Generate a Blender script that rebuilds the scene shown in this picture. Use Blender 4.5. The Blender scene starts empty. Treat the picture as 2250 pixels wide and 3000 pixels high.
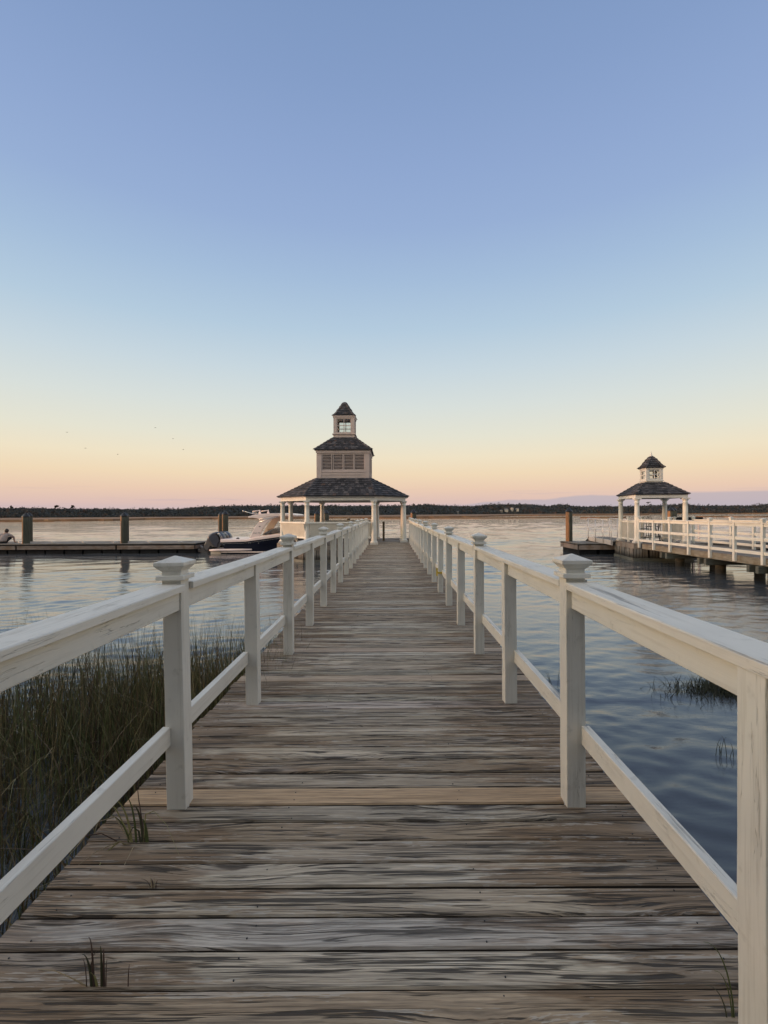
import bpy, bmesh, math, random
import numpy as np
from mathutils import Vector, Matrix, Euler
random.seed(7); rng = np.random.default_rng(7)
S = bpy.context.scene; COL = S.collection
R = math.radians
EYE = 1.40; FPX = 1390.0; WZ = -0.78
# ------------------------------------------------------------------ mesh builder
class MB:
    def __init__(s): s.v=[]; s.f=[]; s.a=[]; s.sm=[]
    def add(s, vs, fs, tint=None, smooth=False):
        b=len(s.v); s.v += [tuple(v) for v in vs]
        s.f += [tuple(i+b for i in f) for f in fs]
        s.a += [tint or (random.random(),)*3]*len(fs); s.sm += [smooth]*len(fs)
        return s
    def box(s, a, b, M=None, tint=None, jit=0):
        x0,y0,z0=a; x1,y1,z1=b
        vs=[Vector(p) for p in [(x0,y0,z0),(x1,y0,z0),(x1,y1,z0),(x0,y1,z0),(x0,y0,z1),(x1,y0,z1),(x1,y1,z1),(x0,y1,z1)]]
        if jit: vs=[v+Vector((random.uniform(-jit,jit) for _ in range(3))) for v in vs]
        if M: vs=[M@v for v in vs]
        return s.add(vs,[(0,3,2,1),(4,5,6,7),(0,1,5,4),(1,2,6,5),(2,3,7,6),(3,0,4,7)],tint)
    def loft(s, rings, cap=True, tint=None, smooth=False):
        n=len(rings[0]); vs=[p for r in rings for p in r]; fs=[]
        for i in range(len(rings)-1):
            for j in range(n):
                fs.append((i*n+j,i*n+(j+1)%n,(i+1)*n+(j+1)%n,(i+1)*n+j))
        s.add(vs,fs,tint,smooth)
        if cap:
            b=len(s.v)-len(vs)
            s.f += [tuple(b+j for j in reversed(range(n))), tuple(b+(len(rings)-1)*n+j for j in range(n))]
            t=tint or (0.5,)*3
            s.a += [t,t]; s.sm += [False,False]
        return s
    def lathe(s, prof, c=(0,0,0), n=20, smooth=True, tint=None, M=None):
        rings=[]
        for r,z in prof:
            ring=[Vector((c[0]+r*math.cos(2*math.pi*k/n),c[1]+r*math.sin(2*math.pi*k/n),c[2]+z)) for k in range(n)]
            if M: ring=[M@p for p in ring]
            rings.append(ring)
        return s.loft(rings,True,tint,smooth)
    def tube(s, pts, r, n=8, tint=None):
        pts=[Vector(p) for p in pts]; rings=[]
        for i,p in enumerate(pts):
            d=(pts[min(i+1,len(pts)-1)]-pts[max(i-1,0)]).normalized()
            u=d.cross(Vector((0,0,1)));
            if u.length<1e-3: u=Vector((1,0,0))
            u.normalize(); w=d.cross(u)
            rr=r[i] if isinstance(r,(list,tuple)) else r
            rings.append([p+rr*(math.cos(2*math.pi*k/n)*u+math.sin(2*math.pi*k/n)*w) for k in range(n)])
        return s.loft(rings,True,tint,True)
    def prism(s, poly, y0, y1, tint=None, axis='y'):   # poly in (x,z), extruded along y
        n=len(poly)
        A=[(p[0],y0,p[1]) for p in poly]; B=[(p[0],y1,p[1]) for p in poly]
        if axis=='z': A=[(p[0],p[1],y0) for p in poly]; B=[(p[0],p[1],y1) for p in poly]
        fs=[tuple(range(n)),tuple(reversed(range(n,2*n)))]+[(i,(i+1)%n+0,(i+1)%n+n,i+n) for i in range(n)]
        return s.add(A+B,fs,tint)
    def xf(s, M): s.v=[tuple(M@Vector(v)) for v in s.v]; return s
    def build(s, name, mat, parent=None, bevel=0, seg=1):
        me=bpy.data.meshes.new(name); me.from_pydata(s.v,[],s.f)
        at=me.attributes.new('tint','FLOAT_COLOR','CORNER')
        cols=[]
        for p,c in zip(me.polygons,s.a): cols += [(c[0],c[1],c[2],1.0)]*p.loop_total
        at.data.foreach_set('color',np.array(cols,dtype=np.float32).ravel())
        me.polygons.foreach_set('use_smooth',s.sm)
        bm=bmesh.new(); bm.from_mesh(me); bmesh.ops.recalc_face_normals(bm,faces=bm.faces); bm.to_mesh(me); bm.free()
        me.materials.append(mat)
        o=bpy.data.objects.new(name,me); COL.objects.link(o)
        if parent: o.parent=parent
        if bevel:
            m=o.modifiers.new('bevel','BEVEL'); m.width=bevel; m.segments=seg; m.limit_method='ANGLE'
        return o
def tag(o,label=None,cat=None,group=None,kind=None):
    if label: o['label']=label
    if cat: o['category']=cat
    if group: o['group']=group
    if kind: o['kind']=kind
    return o
def thing(name,label,cat,loc=(0,0,0),rz=0,group=None):
    o=bpy.data.objects.new(name,None); COL.objects.link(o); o.location=loc; o.rotation_euler=(0,0,rz)
    o.empty_display_size=.2
    return tag(o,label,cat,group)
def copy_tree(o,parent=None):
    c=o.copy(); COL.objects.link(c); c.parent=parent
    for ch in list(o.children): copy_tree(ch,c)
    return c
# ------------------------------------------------------------------ node helper
class NT:
    def __init__(s,name):
        s.m=bpy.data.materials.new(name); s.m.use_nodes=True; s.t=s.m.node_tree; s.t.nodes.clear()
    def n(s,typ,**kw):
        nd=s.t.nodes.new(typ)
        for k,v in kw.items():
            if k.startswith('i_'): nd.inputs[k[2:].replace('_',' ')].default_value=v
            elif isinstance(k,str) and hasattr(nd,k): setattr(nd,k,v)
        return nd
    def L(s,a,b): s.t.links.new(a,b)
    def val(s,sock,v):
        if hasattr(v,'is_output') or hasattr(v,'links'): s.L(v,sock)
        else: sock.default_value=v
    def math(s,op,a,b=0.0,c=0.0,clamp=False):
        nd=s.t.nodes.new('ShaderNodeMath'); nd.operation=op; nd.use_clamp=clamp
        for i,v in enumerate((a,b,c)): s.val(nd.inputs[i],v)
        return nd.outputs[0]
    def vmath(s,op,a,b):
        nd=s.t.nodes.new('ShaderNodeVectorMath'); nd.operation=op
        s.val(nd.inputs[0],a); s.val(nd.inputs[1],b); return nd.outputs[0]
    def xyz(s,v):
        nd=s.t.nodes.new('ShaderNodeSeparateXYZ'); s.L(v,nd.inputs[0]); return nd.outputs
    def comb(s,x,y,z):
        nd=s.t.nodes.new('ShaderNodeCombineXYZ')
        for i,v in enumerate((x,y,z)): s.val(nd.inputs[i],v)
        return nd.outputs[0]
    def noise(s,vec,scale=1,detail=2,rough=.5,dist=0):
        nd=s.t.nodes.new('ShaderNodeTexNoise'); s.L(vec,nd.inputs['Vector'])
        nd.inputs['Scale'].default_value=scale; nd.inputs['Detail'].default_value=detail
        nd.inputs['Roughness'].default_value=rough; nd.inputs['Distortion'].default_value=dist
        return nd.outputs[0]
    def ramp(s,fac,stops,interp='LINEAR'):
        nd=s.t.nodes.new('ShaderNodeValToRGB'); cr=nd.color_ramp; cr.interpolation=interp
        while len(cr.elements)<len(stops): cr.elements.new(.5)
        for e,(p,c) in zip(cr.elements,stops):
            e.position=p; e.color=(c,c,c,1) if isinstance(c,(int,float)) else (*c,1)
        s.val(nd.inputs[0],fac); return nd.outputs[0]
    def sstep(s,v,a,b):
        nd=s.t.nodes.new('ShaderNodeMapRange'); nd.interpolation_type='SMOOTHSTEP'
        s.val(nd.inputs[0],v); nd.inputs[1].default_value=a; nd.inputs[2].default_value=b
        return nd.outputs[0]
    def mix(s,f,a,b,blend='MIX'):
        nd=s.t.nodes.new('ShaderNodeMix'); nd.data_type='RGBA'; nd.blend_type=blend
        s.val(nd.inputs[0],f)
        for i,v in ((6,a),(7,b)):
            if isinstance(v,tuple): v=(*v,1) if len(v)==3 else v
            s.val(nd.inputs[i],v)
        return nd.outputs[2]
    def bump(s,h,strength=.3,dist=.01,normal=None):
        nd=s.t.nodes.new('ShaderNodeBump'); s.L(h,nd.inputs['Height'])
        nd.inputs['Strength'].default_value=strength; nd.inputs['Distance'].default_value=dist
        if normal: s.L(normal,nd.inputs['Normal'])
        return nd.outputs[0]
    def obj(s): return s.n('ShaderNodeTexCoord').outputs['Object']
    def pos(s): return s.n('ShaderNodeNewGeometry').outputs['Position']
    def attr(s,name): 
        nd=s.t.nodes.new('ShaderNodeAttribute'); nd.attribute_name=name; return nd
    def out(s,color,rough=.5,normal=None,**kw):
        b=s.t.nodes.new('ShaderNodeBsdfPrincipled'); o=s.t.nodes.new('ShaderNodeOutputMaterial')
        if isinstance(color,tuple): color=(*color,1)
        s.val(b.inputs['Base Color'],color); s.val(b.inputs['Roughness'],rough)
        for k,v in kw.items(): s.val(b.inputs[k.replace('_',' ')],v)
        if normal: s.L(normal,b.inputs['Normal'])
        s.L(b.outputs[0],o.inputs[0]); return s.m
M={}
def paint(name,base,axis,dirt=.5,peel=0.0,obj_random=True):
    t=NT(name); p=t.pos()
    sc={'x':(1.2,26,26),'y':(26,1.2,26),'z':(26,26,1.2)}[axis]
    ps=t.vmath('MULTIPLY',p,sc)
    g=t.noise(ps,1.6,5,.6); g2=t.noise(p,3.2,3,.6); blot=t.noise(p,14,3,.6)
    c=t.mix(t.sstep(g2,.35,.75),base,tuple(k*.90 for k in base))
    c=t.mix(t.math('MULTIPLY',t.sstep(g,.53,.66),.45*dirt),c,(.36,.33,.27))
    c=t.mix(t.math('MULTIPLY',t.sstep(blot,.60,.74),.45*dirt),c,(.23,.21,.17))
    # hairline checks along the grain
    g3=t.noise(t.vmath('MULTIPLY',p,tuple(k*2.2 for k in sc)),1.0,3,.5)
    ck=t.math('MULTIPLY',t.math('SUBTRACT',1,t.sstep(t.math('ABSOLUTE',t.math('SUBTRACT',g3,.5)),.0,.012)),t.sstep(t.noise(p,2.3,2),.50,.58))
    c=t.mix(t.math('MULTIPLY',ck,.42),c,(.16,.145,.12))
    h=t.math('ADD',t.math('MULTIPLY',g,.6),t.math('MULTIPLY',blot,.25))
    h=t.math('SUBTRACT',h,t.math('MULTIPLY',ck,.8))
    if peel:
        pl=t.noise(t.vmath('MULTIPLY',p,tuple(k*.6 for k in sc)),1.3,6,.7)
        nz=t.xyz(t.n('ShaderNodeNewGeometry').outputs['Normal'])[2]
        pm=t.math('MULTIPLY',t.sstep(pl,.56,.64),t.sstep(nz,.3,.8))
        c=t.mix(t.math('MULTIPLY',pm,peel),c,(.20,.195,.185)); h=t.math('SUBTRACT',h,t.math('MULTIPLY',pm,.6))
    return t.out(c,t.ramp(g,[(.3,.48),(.7,.66)]),t.bump(h,.6,.004))
W=(.70,.68,.615)
M['post']=paint('painted_post',W,'z',.5); M['rail']=paint('painted_rail',W,'y',.45,.75)
M['railx']=paint('painted_rail_cross',W,'x'); M['trim']=paint('painted_trim',(.60,.585,.55),'x',.4)
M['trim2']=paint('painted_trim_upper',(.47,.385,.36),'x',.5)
M['slat']=paint('painted_slat',(.60,.565,.49),'z',.5)
def simple(name,c,rough=.5,var=.15,scale=6,**kw):
    t=NT(name); p=t.obj(); n=t.noise(p,scale,4,.6)
    col=t.mix(t.sstep(n,.3,.7),tuple(k*(1-var) for k in c),tuple(min(1,k*(1+var)) for k in c))
    return t.out(col,rough,t.bump(n,.12,.01),**kw)
M['gel']=simple('white_gelcoat',(.86,.71,.66),.25,.04,2)
M['gelin']=simple('cream_gelcoat',(.55,.45,.34),.4,.05,2)
M['navy']=simple('navy_hull',(.005,.007,.018),.25,.2,1,Specular_IOR_Level=.25)
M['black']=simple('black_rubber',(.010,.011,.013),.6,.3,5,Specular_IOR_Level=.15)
M['float']=simple('black_float',(.010,.011,.013),.7,.3,3,Specular_IOR_Level=.12)
M['cowl']=simple('engine_grey',(.075,.08,.10),.30,.1,4,Metallic=.3)
M['cowl2']=simple('engine_grey_leg',(.17,.145,.13),.35,.1,4,Metallic=.2)
M['steel']=simple('stainless',(.62,.62,.62),.25,.08,8,Metallic=.9)
M['alu']=simple('aluminium',(.62,.60,.58),.42,.1,8,Metallic=.55)
M['iron']=simple('dark_iron',(.018,.020,.020),.5,.2,8)
M['gear']=simple('tan_canvas',(.32,.23,.15),.8,.2,8)
M['house']=simple('house_paint',(.38,.37,.35),.7,.08,2); M['houseroof']=simple('house_roof',(.16,.16,.17),.7,.1,2)
M['mark']=simple('dark_lettering',(.05,.05,.055),.5,.05,8)
M['cap']=simple('black_pile_cap',(.008,.009,.012),.4,.25,5)
def glass():
    t=NT('window_glass'); return t.out((.85,.88,.88),.04,None,Transmission_Weight=1.0,IOR=1.3)
M['glass']=glass()
def tinted():
    t=NT('tinted_glass'); return t.out((.10,.11,.12),.05,None,Alpha=.55,IOR=1.45)
M['tint']=tinted()
# ---- weathered timber, grain along axis
def timber(name,base,axis,wet=0.0):
    t=NT(name); p=t.pos(); at=t.attr('tint').outputs['Color']
    r=t.xyz(at)[0]; off=t.comb(t.math('MULTIPLY',r,17.3),t.math('MULTIPLY',r,31.1),t.math('MULTIPLY',r,7.7))
    sc={'x':(1.5,30,30),'y':(30,1.5,30),'z':(30,30,1.5)}[axis]
    ps=t.vmath('ADD',t.vmath('MULTIPLY',p,sc),off)
    g=t.noise(ps,1.5,6,.65); b=t.noise(p,3,3,.5)
    c=t.ramp(g,[(.3,tuple(k*.45 for k in base)),(.5,base),(.72,tuple(k*1.5 for k in base))])
    c=t.mix(t.sstep(b,.45,.7),c,tuple(k*f for k,f in zip(base,(.72,.62,.5))))
    c=t.mix(1.0,c,t.ramp(r,[(0,.72),(1,1.15)]),'MULTIPLY')
    if wet:
        z=t.xyz(p)[2]; wn=t.math('ADD',z,t.math('MULTIPLY',t.math('SUBTRACT',b,.5),.35))
        wn=t.math('ADD',wn,t.math('MULTIPLY',t.math('SUBTRACT',g,.5),.35))
        c=t.mix(t.math('MULTIPLY',t.math('SUBTRACT',1,t.sstep(wn,WZ+.12,WZ+wet)),.93),c,(.016,.014,.010))
    return t.out(c,.75,t.bump(g,.5,.006))
M['wood_x']=timber('grey_timber_x',(.20,.175,.15),'x'); M['wood_y']=timber('grey_timber_y',(.20,.18,.155),'y')
M['wood_z']=timber('pile_timber',(.135,.110,.068),'z',.30); M['skirt']=timber('skirt_boards',(.22,.205,.185),'z',.42)
M['float_face']=timber('float_face_boards',(.22,.175,.15),'x'); M['stringer']=timber('stringer_boards',(.21,.19,.15),'y')
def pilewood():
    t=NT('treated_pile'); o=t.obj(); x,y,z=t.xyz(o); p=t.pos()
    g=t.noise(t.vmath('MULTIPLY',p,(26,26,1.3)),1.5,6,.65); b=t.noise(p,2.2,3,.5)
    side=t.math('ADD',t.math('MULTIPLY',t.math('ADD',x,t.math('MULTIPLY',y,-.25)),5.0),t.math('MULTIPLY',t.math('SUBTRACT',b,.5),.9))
    shade_side=t.sstep(side,-.42,-.12)
    c=t.mix(shade_side,t.ramp(g,[(.3,(.17,.085,.040)),(.7,(.42,.22,.115))]),t.ramp(g,[(.3,(.034,.036,.028)),(.7,(.088,.086,.066))]))  # sunlit orange left and shaded algae-green right put into the pile colour
    wz=t.math('ADD',t.xyz(p)[2],t.math('MULTIPLY',t.math('SUBTRACT',b,.5),.4))
    c=t.mix(t.math('MULTIPLY',t.math('SUBTRACT',1,t.sstep(wz,WZ+.10,WZ+.36)),.9),c,(.016,.014,.010))
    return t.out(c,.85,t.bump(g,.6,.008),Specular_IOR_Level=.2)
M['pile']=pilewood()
M['beam']=timber('beam_timber',(.12,.125,.105),'x'); M['bark']=simple('bark',(.045,.042,.040),.9,.2,3)
# ---- shingles
def shingle():
    t=NT('cedar_shingles'); at=t.attr('tint').outputs['Color']; r=t.xyz(at)[0]; p=t.pos()
    off=t.math('MULTIPLY',r,40)
    g=t.noise(t.vmath('ADD',t.vmath('MULTIPLY',p,(14,14,5)),t.comb(off,off,off)),2,5,.65)
    c=t.ramp(r,[(0,(.020,.021,.026)),(.45,(.043,.043,.052)),(.8,(.072,.069,.078)),(.93,(.115,.105,.11)),(1,(.085,.050,.040))])
    c=t.mix(1.0,c,t.ramp(g,[(.3,.55),(.7,1.35)]),'MULTIPLY')
    return t.out(c,.8,t.bump(g,.5,.01))
M['shingle']=shingle()
# ---- boardwalk decking
def decking():
    t=NT('weathered_decking'); p=t.pos(); x,y,z=t.xyz(p)
    at=t.attr('tint').outputs['Color']; r=t.math('FRACT',t.math('MULTIPLY',t.xyz(t.attr('seed').outputs['Vector'])[0],1.0))
    r10=t.math('MULTIPLY',r,60)
    # knots
    kv=t.comb(t.math('ADD',t.math('MULTIPLY',x,1.05),r10),t.math('ADD',t.math('MULTIPLY',y,3.4),r10),0.0)
    vo=t.n('ShaderNodeTexVoronoi'); vo.feature='F1'; vo.voronoi_dimensions='2D'; t.L(kv,vo.inputs['Vector']); vo.inputs['Scale'].default_value=.9
    rare=t.sstep(t.xyz(vo.outputs['Color'])[0],.55,.56)
    d=t.math('ADD',vo.outputs['Distance'],t.math('MULTIPLY',t.math('SUBTRACT',t.noise(t.comb(t.math('MULTIPLY',x,20),t.math('MULTIPLY',y,60),r10),1.0,2,.5),.5),.04))
    fall=t.math('MULTIPLY',t.math('SUBTRACT',1,t.sstep(d,.0,.40)),rare)
    core=t.math('MULTIPLY',t.math('SUBTRACT',1,t.sstep(d,.045,.085)),rare)
    halo=t.math('MULTIPLY',t.math('SUBTRACT',1,t.sstep(d,.08,.20)),rare)
    wv=t.noise(t.comb(t.math('MULTIPLY',x,1.0),t.math('MULTIPLY',y,6),r10),1.0,3,.5)
    v=t.math('ADD',t.math('MULTIPLY',y,30.0),t.math('ADD',t.math('MULTIPLY',fall,1.35),t.math('MULTIPLY',wv,1.1)))
    ringn=t.noise(t.comb(t.math('MULTIPLY',x,.5),t.math('MULTIPLY',v,.8),r10),1.0,4,.65)
    fine=t.noise(t.comb(t.math('MULTIPLY',x,1.1),t.math('MULTIPLY',v,2.5),r10),1.0,3,.72)     # long parallel grain, about a centimetre apart
    vfine=t.noise(t.comb(t.math('MULTIPLY',x,5.5),t.math('MULTIPLY',v,5.5),r10),1.0,3,.65)
    fleck=t.noise(t.comb(t.math('MULTIPLY',x,18),t.math('MULTIPLY',v,3.5),r10),1.0,2,.6)
    cm=t.noise(t.comb(t.math('MULTIPLY',x,1.7),t.math('MULTIPLY',y,24.0),r10),1.0,3,.6)
    cn=t.noise(t.comb(t.math('MULTIPLY',x,.75),t.math('MULTIPLY',v,1.15),t.math('ADD',r10,9.0)),1.0,3,.6)
    crack=t.math('MULTIPLY',t.math('SUBTRACT',1,t.sstep(t.math('ABSOLUTE',t.math('SUBTRACT',cn,.5)),.018,.034)),t.sstep(cm,.47,.50))
    cn2=t.noise(t.comb(t.math('MULTIPLY',x,1.3),t.math('MULTIPLY',v,2.3),t.math('ADD',r10,29.0)),1.0,2,.5)
    crack2=t.math('MULTIPLY',t.math('SUBTRACT',1,t.sstep(t.math('ABSOLUTE',t.math('SUBTRACT',cn2,.5)),.012,.028)),t.sstep(cm,.42,.52))
    new=t.xyz(t.attr('seed').outputs['Vector'])[1]       # fresh replacement boards
    old=t.math('SUBTRACT',1,new)
    c=t.mix(1.0,at,t.ramp(ringn,[(.30,(.74,.69,.63)),(.47,(.97,.95,.93)),(.66,(1.22,1.23,1.22))]),'MULTIPLY')
    c=t.mix(t.math('SUBTRACT',1,t.math('MULTIPLY',new,.6)),c,t.mix(1.0,c,t.ramp(fine,[(.34,.62),(.44,.92),(.56,1.05),(.68,1.22)]),'MULTIPLY'))
    c=t.mix(.8,c,t.mix(1.0,c,t.ramp(vfine,[(.34,.50),(.48,.98),(.66,1.42)]),'MULTIPLY'))
    ax=t.math('ABSOLUTE',t.math('ADD',x,.07))
    bn=t.noise(t.comb(t.math('MULTIPLY',x,1.3),t.math('MULTIPLY',y,7),r10),1.0,5,.65)
    bm=t.sstep(t.math('ADD',t.math('ADD',bn,t.math('MULTIPLY',t.math('SUBTRACT',fine,.5),.25)),t.math('MULTIPLY',t.math('SUBTRACT',ax,.70),.32)),.46,.56)
    brown=t.mix(1.0,(.185,.118,.066),t.ramp(fine,[(.3,.38),(.7,1.6)]),'MULTIPLY')
    c=t.mix(t.math('MULTIPLY',t.math('MULTIPLY',bm,old),.74),c,brown)
    c=t.mix(1.0,c,(.92,.885,.83),'MULTIPLY')
    wn=t.noise(t.comb(t.math('MULTIPLY',x,1.7),t.math('MULTIPLY',y,17),t.math('ADD',r10,3.0)),1.0,5,.72)
    wm=t.math('MULTIPLY',t.sstep(t.math('ADD',t.math('ADD',wn,t.math('MULTIPLY',t.math('SUBTRACT',fine,.5),.9)),t.math('MULTIPLY',t.math('SUBTRACT',fleck,.5),.5)),.61,.645),old)
    c=t.mix(t.math('MULTIPLY',wm,.42),c,(.55,.525,.47))
    c=t.mix(t.math('MULTIPLY',halo,.45),c,(.36,.32,.27))
    c=t.mix(t.math('MULTIPLY',core,.85),c,t.mix(t.sstep(vfine,.45,.6),(.045,.030,.020),(.20,.16,.12)))
    ck=t.math('MAXIMUM',crack,t.math('MULTIPLY',crack2,.48))
    ck=t.math('MULTIPLY',ck,t.math('ADD',t.math('MULTIPLY',old,.9),.08))
    c=t.mix(t.math('MULTIPLY',ck,.90),c,(.020,.015,.011))
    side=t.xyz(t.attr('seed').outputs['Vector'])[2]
    c=t.mix(side,c,(.030,.023,.017))   # board sides near-black: gap shade put into the colour along with dirt
    h=t.math('ADD',t.math('MULTIPLY',ringn,.8),t.math('MULTIPLY',fine,.7))
    h=t.math('ADD',h,t.math('MULTIPLY',vfine,.25))
    h=t.math('SUBTRACT',h,t.math('MULTIPLY',ck,1.6))
    hs=t.math('MULTIPLY',h,t.math('ADD',t.math('MULTIPLY',old,.75),.25))
    return t.out(c,t.ramp(fine,[(.3,.62),(.7,.85)]),t.bump(hs,.9,.0048))
M['deck']=decking()
# ---- water
def water():
    t=NT('river_water'); p=t.pos(); x,y,z=t.xyz(p)
    c=t.noise(t.comb(t.math('MULTIPLY',x,9),t.math('MULTIPLY',y,22),2.3),1.0,3,.6)            # fine ripples
    e=t.noise(t.comb(t.math('MULTIPLY',x,1.4),t.math('MULTIPLY',y,.8),7.3),1.0,4,.7)          # chop of the open river
    w=t.noise(t.comb(t.math('MULTIPLY',x,.04),t.math('MULTIPLY',y,.13),5.0),1.0,3,.6)         # wind patches
    far=t.sstep(y,20.0,60.0); patch=t.math('ADD',.45,t.math('MULTIPLY',t.sstep(w,.35,.65),1.0))
    h=t.math('MULTIPLY',t.math('MULTIPLY',c,.0045),patch)
    h=t.math('ADD',h,t.math('MULTIPLY',t.math('MULTIPLY',e,.060),t.math('MULTIPLY',far,patch)))
    e2=t.noise(t.comb(t.math('MULTIPLY',x,3.2),t.math('MULTIPLY',y,2.6),1.3),1.0,3,.65)
    h=t.math('ADD',h,t.math('MULTIPLY',t.math('MULTIPLY',e2,.034),t.math('MULTIPLY',t.sstep(y,9.0,40.0),patch)))
    bp=t.bump(h,.8,1.0)
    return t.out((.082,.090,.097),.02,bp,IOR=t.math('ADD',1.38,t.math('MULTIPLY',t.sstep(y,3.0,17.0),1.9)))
M['water']=water()
def flat(name,stops,scale,vecscale=(1,1,1),rough=.9,bumpd=.05):
    t=NT(name); p=t.vmath('MULTIPLY',t.pos(),vecscale); n=t.noise(p,scale,6,.7)
    return t.out(t.ramp(n,stops),rough,t.bump(n,.6,bumpd))
M['marsh']=flat('marsh_grass_far',[(.3,(.090,.052,.030)),(.5,(.155,.088,.052)),(.7,(.21,.135,.075))],.12,(1,.35,1),.95,.6)
M['mud']=flat('river_bed',[(.3,(.03,.028,.02)),(.7,(.05,.045,.035))],.5)
def leafmat(name,lo,mid,hi):
    t=NT(name); r=t.xyz(t.attr('tint').outputs['Color'])[0]; p=t.pos()
    n=t.noise(p,.35,5,.7)
    c=t.ramp(r,[(0,lo),(.55,mid),(.85,hi),(1,tuple(a*b for a,b in zip(hi,(1.25,.85,.8))))])
    c=t.mix(1.0,c,t.ramp(n,[(.3,.7),(.7,1.3)]),'MULTIPLY')
    return t.out(c,1.0,None,Specular_IOR_Level=0.1)
M['forest']=leafmat('far_forest',(.042,.052,.062),(.052,.060,.066),(.066,.064,.062))
M['crown']=leafmat('pine_crown',(.016,.022,.020),(.026,.033,.028),(.05,.045,.04))
def blade():
    t=NT('cordgrass'); c=t.attr('tint').outputs['Color']
    return t.out(c,.65,None,Subsurface_Weight=0.0)
M['blade']=blade()
# ================================================================== SETTING
def sheet(name,pts,z,mat,thick=None):
    mb=MB()
    if thick: mb.prism(pts,z-thick,z,axis='z')
    else: mb.add([(p[0],p[1],z) for p in pts],[tuple(range(len(pts)))])
    return mb.build(name,mat)
def axis(a0,a1,mid0,mid1,s,g):
    """graded coordinates: spacing s between mid0 and mid1, growing by g outside"""
    out=list(np.arange(mid0,mid1,s)); v=out[-1]
    while v<a1: v+=max(s,abs(v-mid1)*g+s); out.append(min(v,a1))
    v=out[0]; pre=[]
    while v>a0: v-=max(s,abs(v-mid0)*g+s); pre.append(max(v,a0))
    return np.array(pre[::-1]+out)
def river():
    xs=axis(-210,210,-7,7,.055,.022); ys=axis(-12,250,.5,7,.036,.0095)
    nx,ny=len(xs),len(ys); X,Y=np.meshgrid(xs,ys); dx=np.gradient(xs)[None,:]; dy=np.gradient(ys)[:,None]
    Zh=np.zeros_like(X); g=np.random.default_rng(11)
    patch=.62+.38*np.sin(X*.21+1.3*np.sin(Y*.13))*np.cos(Y*.31+.9*np.sin(X*.17)); patch=np.clip(patch,.28,1.0)
    far=1/(1+np.exp(-(Y-15)/4)); n=84
    for k in range(n):
        lam=.16*(3.2/.16)**(k/(n-1)); th=math.pi/2+g.normal()*.50+(.25 if k%3 else -.35); kx,ky=2*math.pi/lam*np.cos(th),2*math.pi/lam*np.sin(th)
        sp=np.sqrt((dx*kx)**2+(dy*ky)**2)/(2*math.pi)          # fraction of a wavelength per cell
        lod=np.clip((.36-sp)/.14,0,1)
        sl=.0135*(1.0+.9*far*(.35+.65*np.clip((Y-20)/10,0,1)))*(2.35 if lam<.45 else 1.5 if lam<.8 else .62)
        wob=.5*np.sin(X*.5/lam*.35+g.uniform(0,6))
        Zh+=sl*lam/(2*math.pi)*lod*np.sin(kx*X+ky*Y+g.uniform(0,6.28)+wob)
    fade=np.minimum(1,np.minimum(np.minimum((X+210)/20,(210-X)/20),np.minimum((Y+12)/3,(250-Y)/40)))
    Zh*=patch*np.clip(fade,0,1)
    V=np.stack([X,Y,WZ+Zh],2).reshape(-1,3)
    i=np.arange(ny-1)[:,None]*nx+np.arange(nx-1)[None,:]; F_=np.stack([i,i+1,i+nx+1,i+nx],2).reshape(-1,4)
    o=len(V); R_=[(-210,-12),(210,-12),(210,250),(-210,250),(-1500,-60),(1500,-60),(1500,1600),(-1500,1600)]
    V=np.concatenate([V,np.array([(a,b,WZ) for a,b in R_])]); F_=np.concatenate([F_,np.array([(o+4,o+5,o+1,o),(o+5,o+6,o+2,o+1),(o+6,o+7,o+3,o+2),(o+7,o+4,o,o+3)])])
    me=bpy.data.meshes.new('water'); me.vertices.add(len(V)); me.vertices.foreach_set('co',V.astype(np.float32).ravel())
    me.loops.add(F_.size); me.loops.foreach_set('vertex_index',F_.astype(np.int32).ravel()); me.polygons.add(len(F_)); me.polygons.foreach_set('loop_start',np.arange(0,F_.size,4,dtype=np.int32))
    me.polygons.foreach_set('use_smooth',np.ones(len(F_),dtype=bool)); me.update(); me.validate(); me.materials.append(M['water'])
    ob=bpy.data.objects.new('water',me); COL.objects.link(ob); tag(ob,kind='structure')
river()
tag(sheet('river_bed',[(-1500,-61),(1500,-61),(1500,1601),(-1500,1601)],WZ-2.2,M['mud']),kind='structure')
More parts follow.
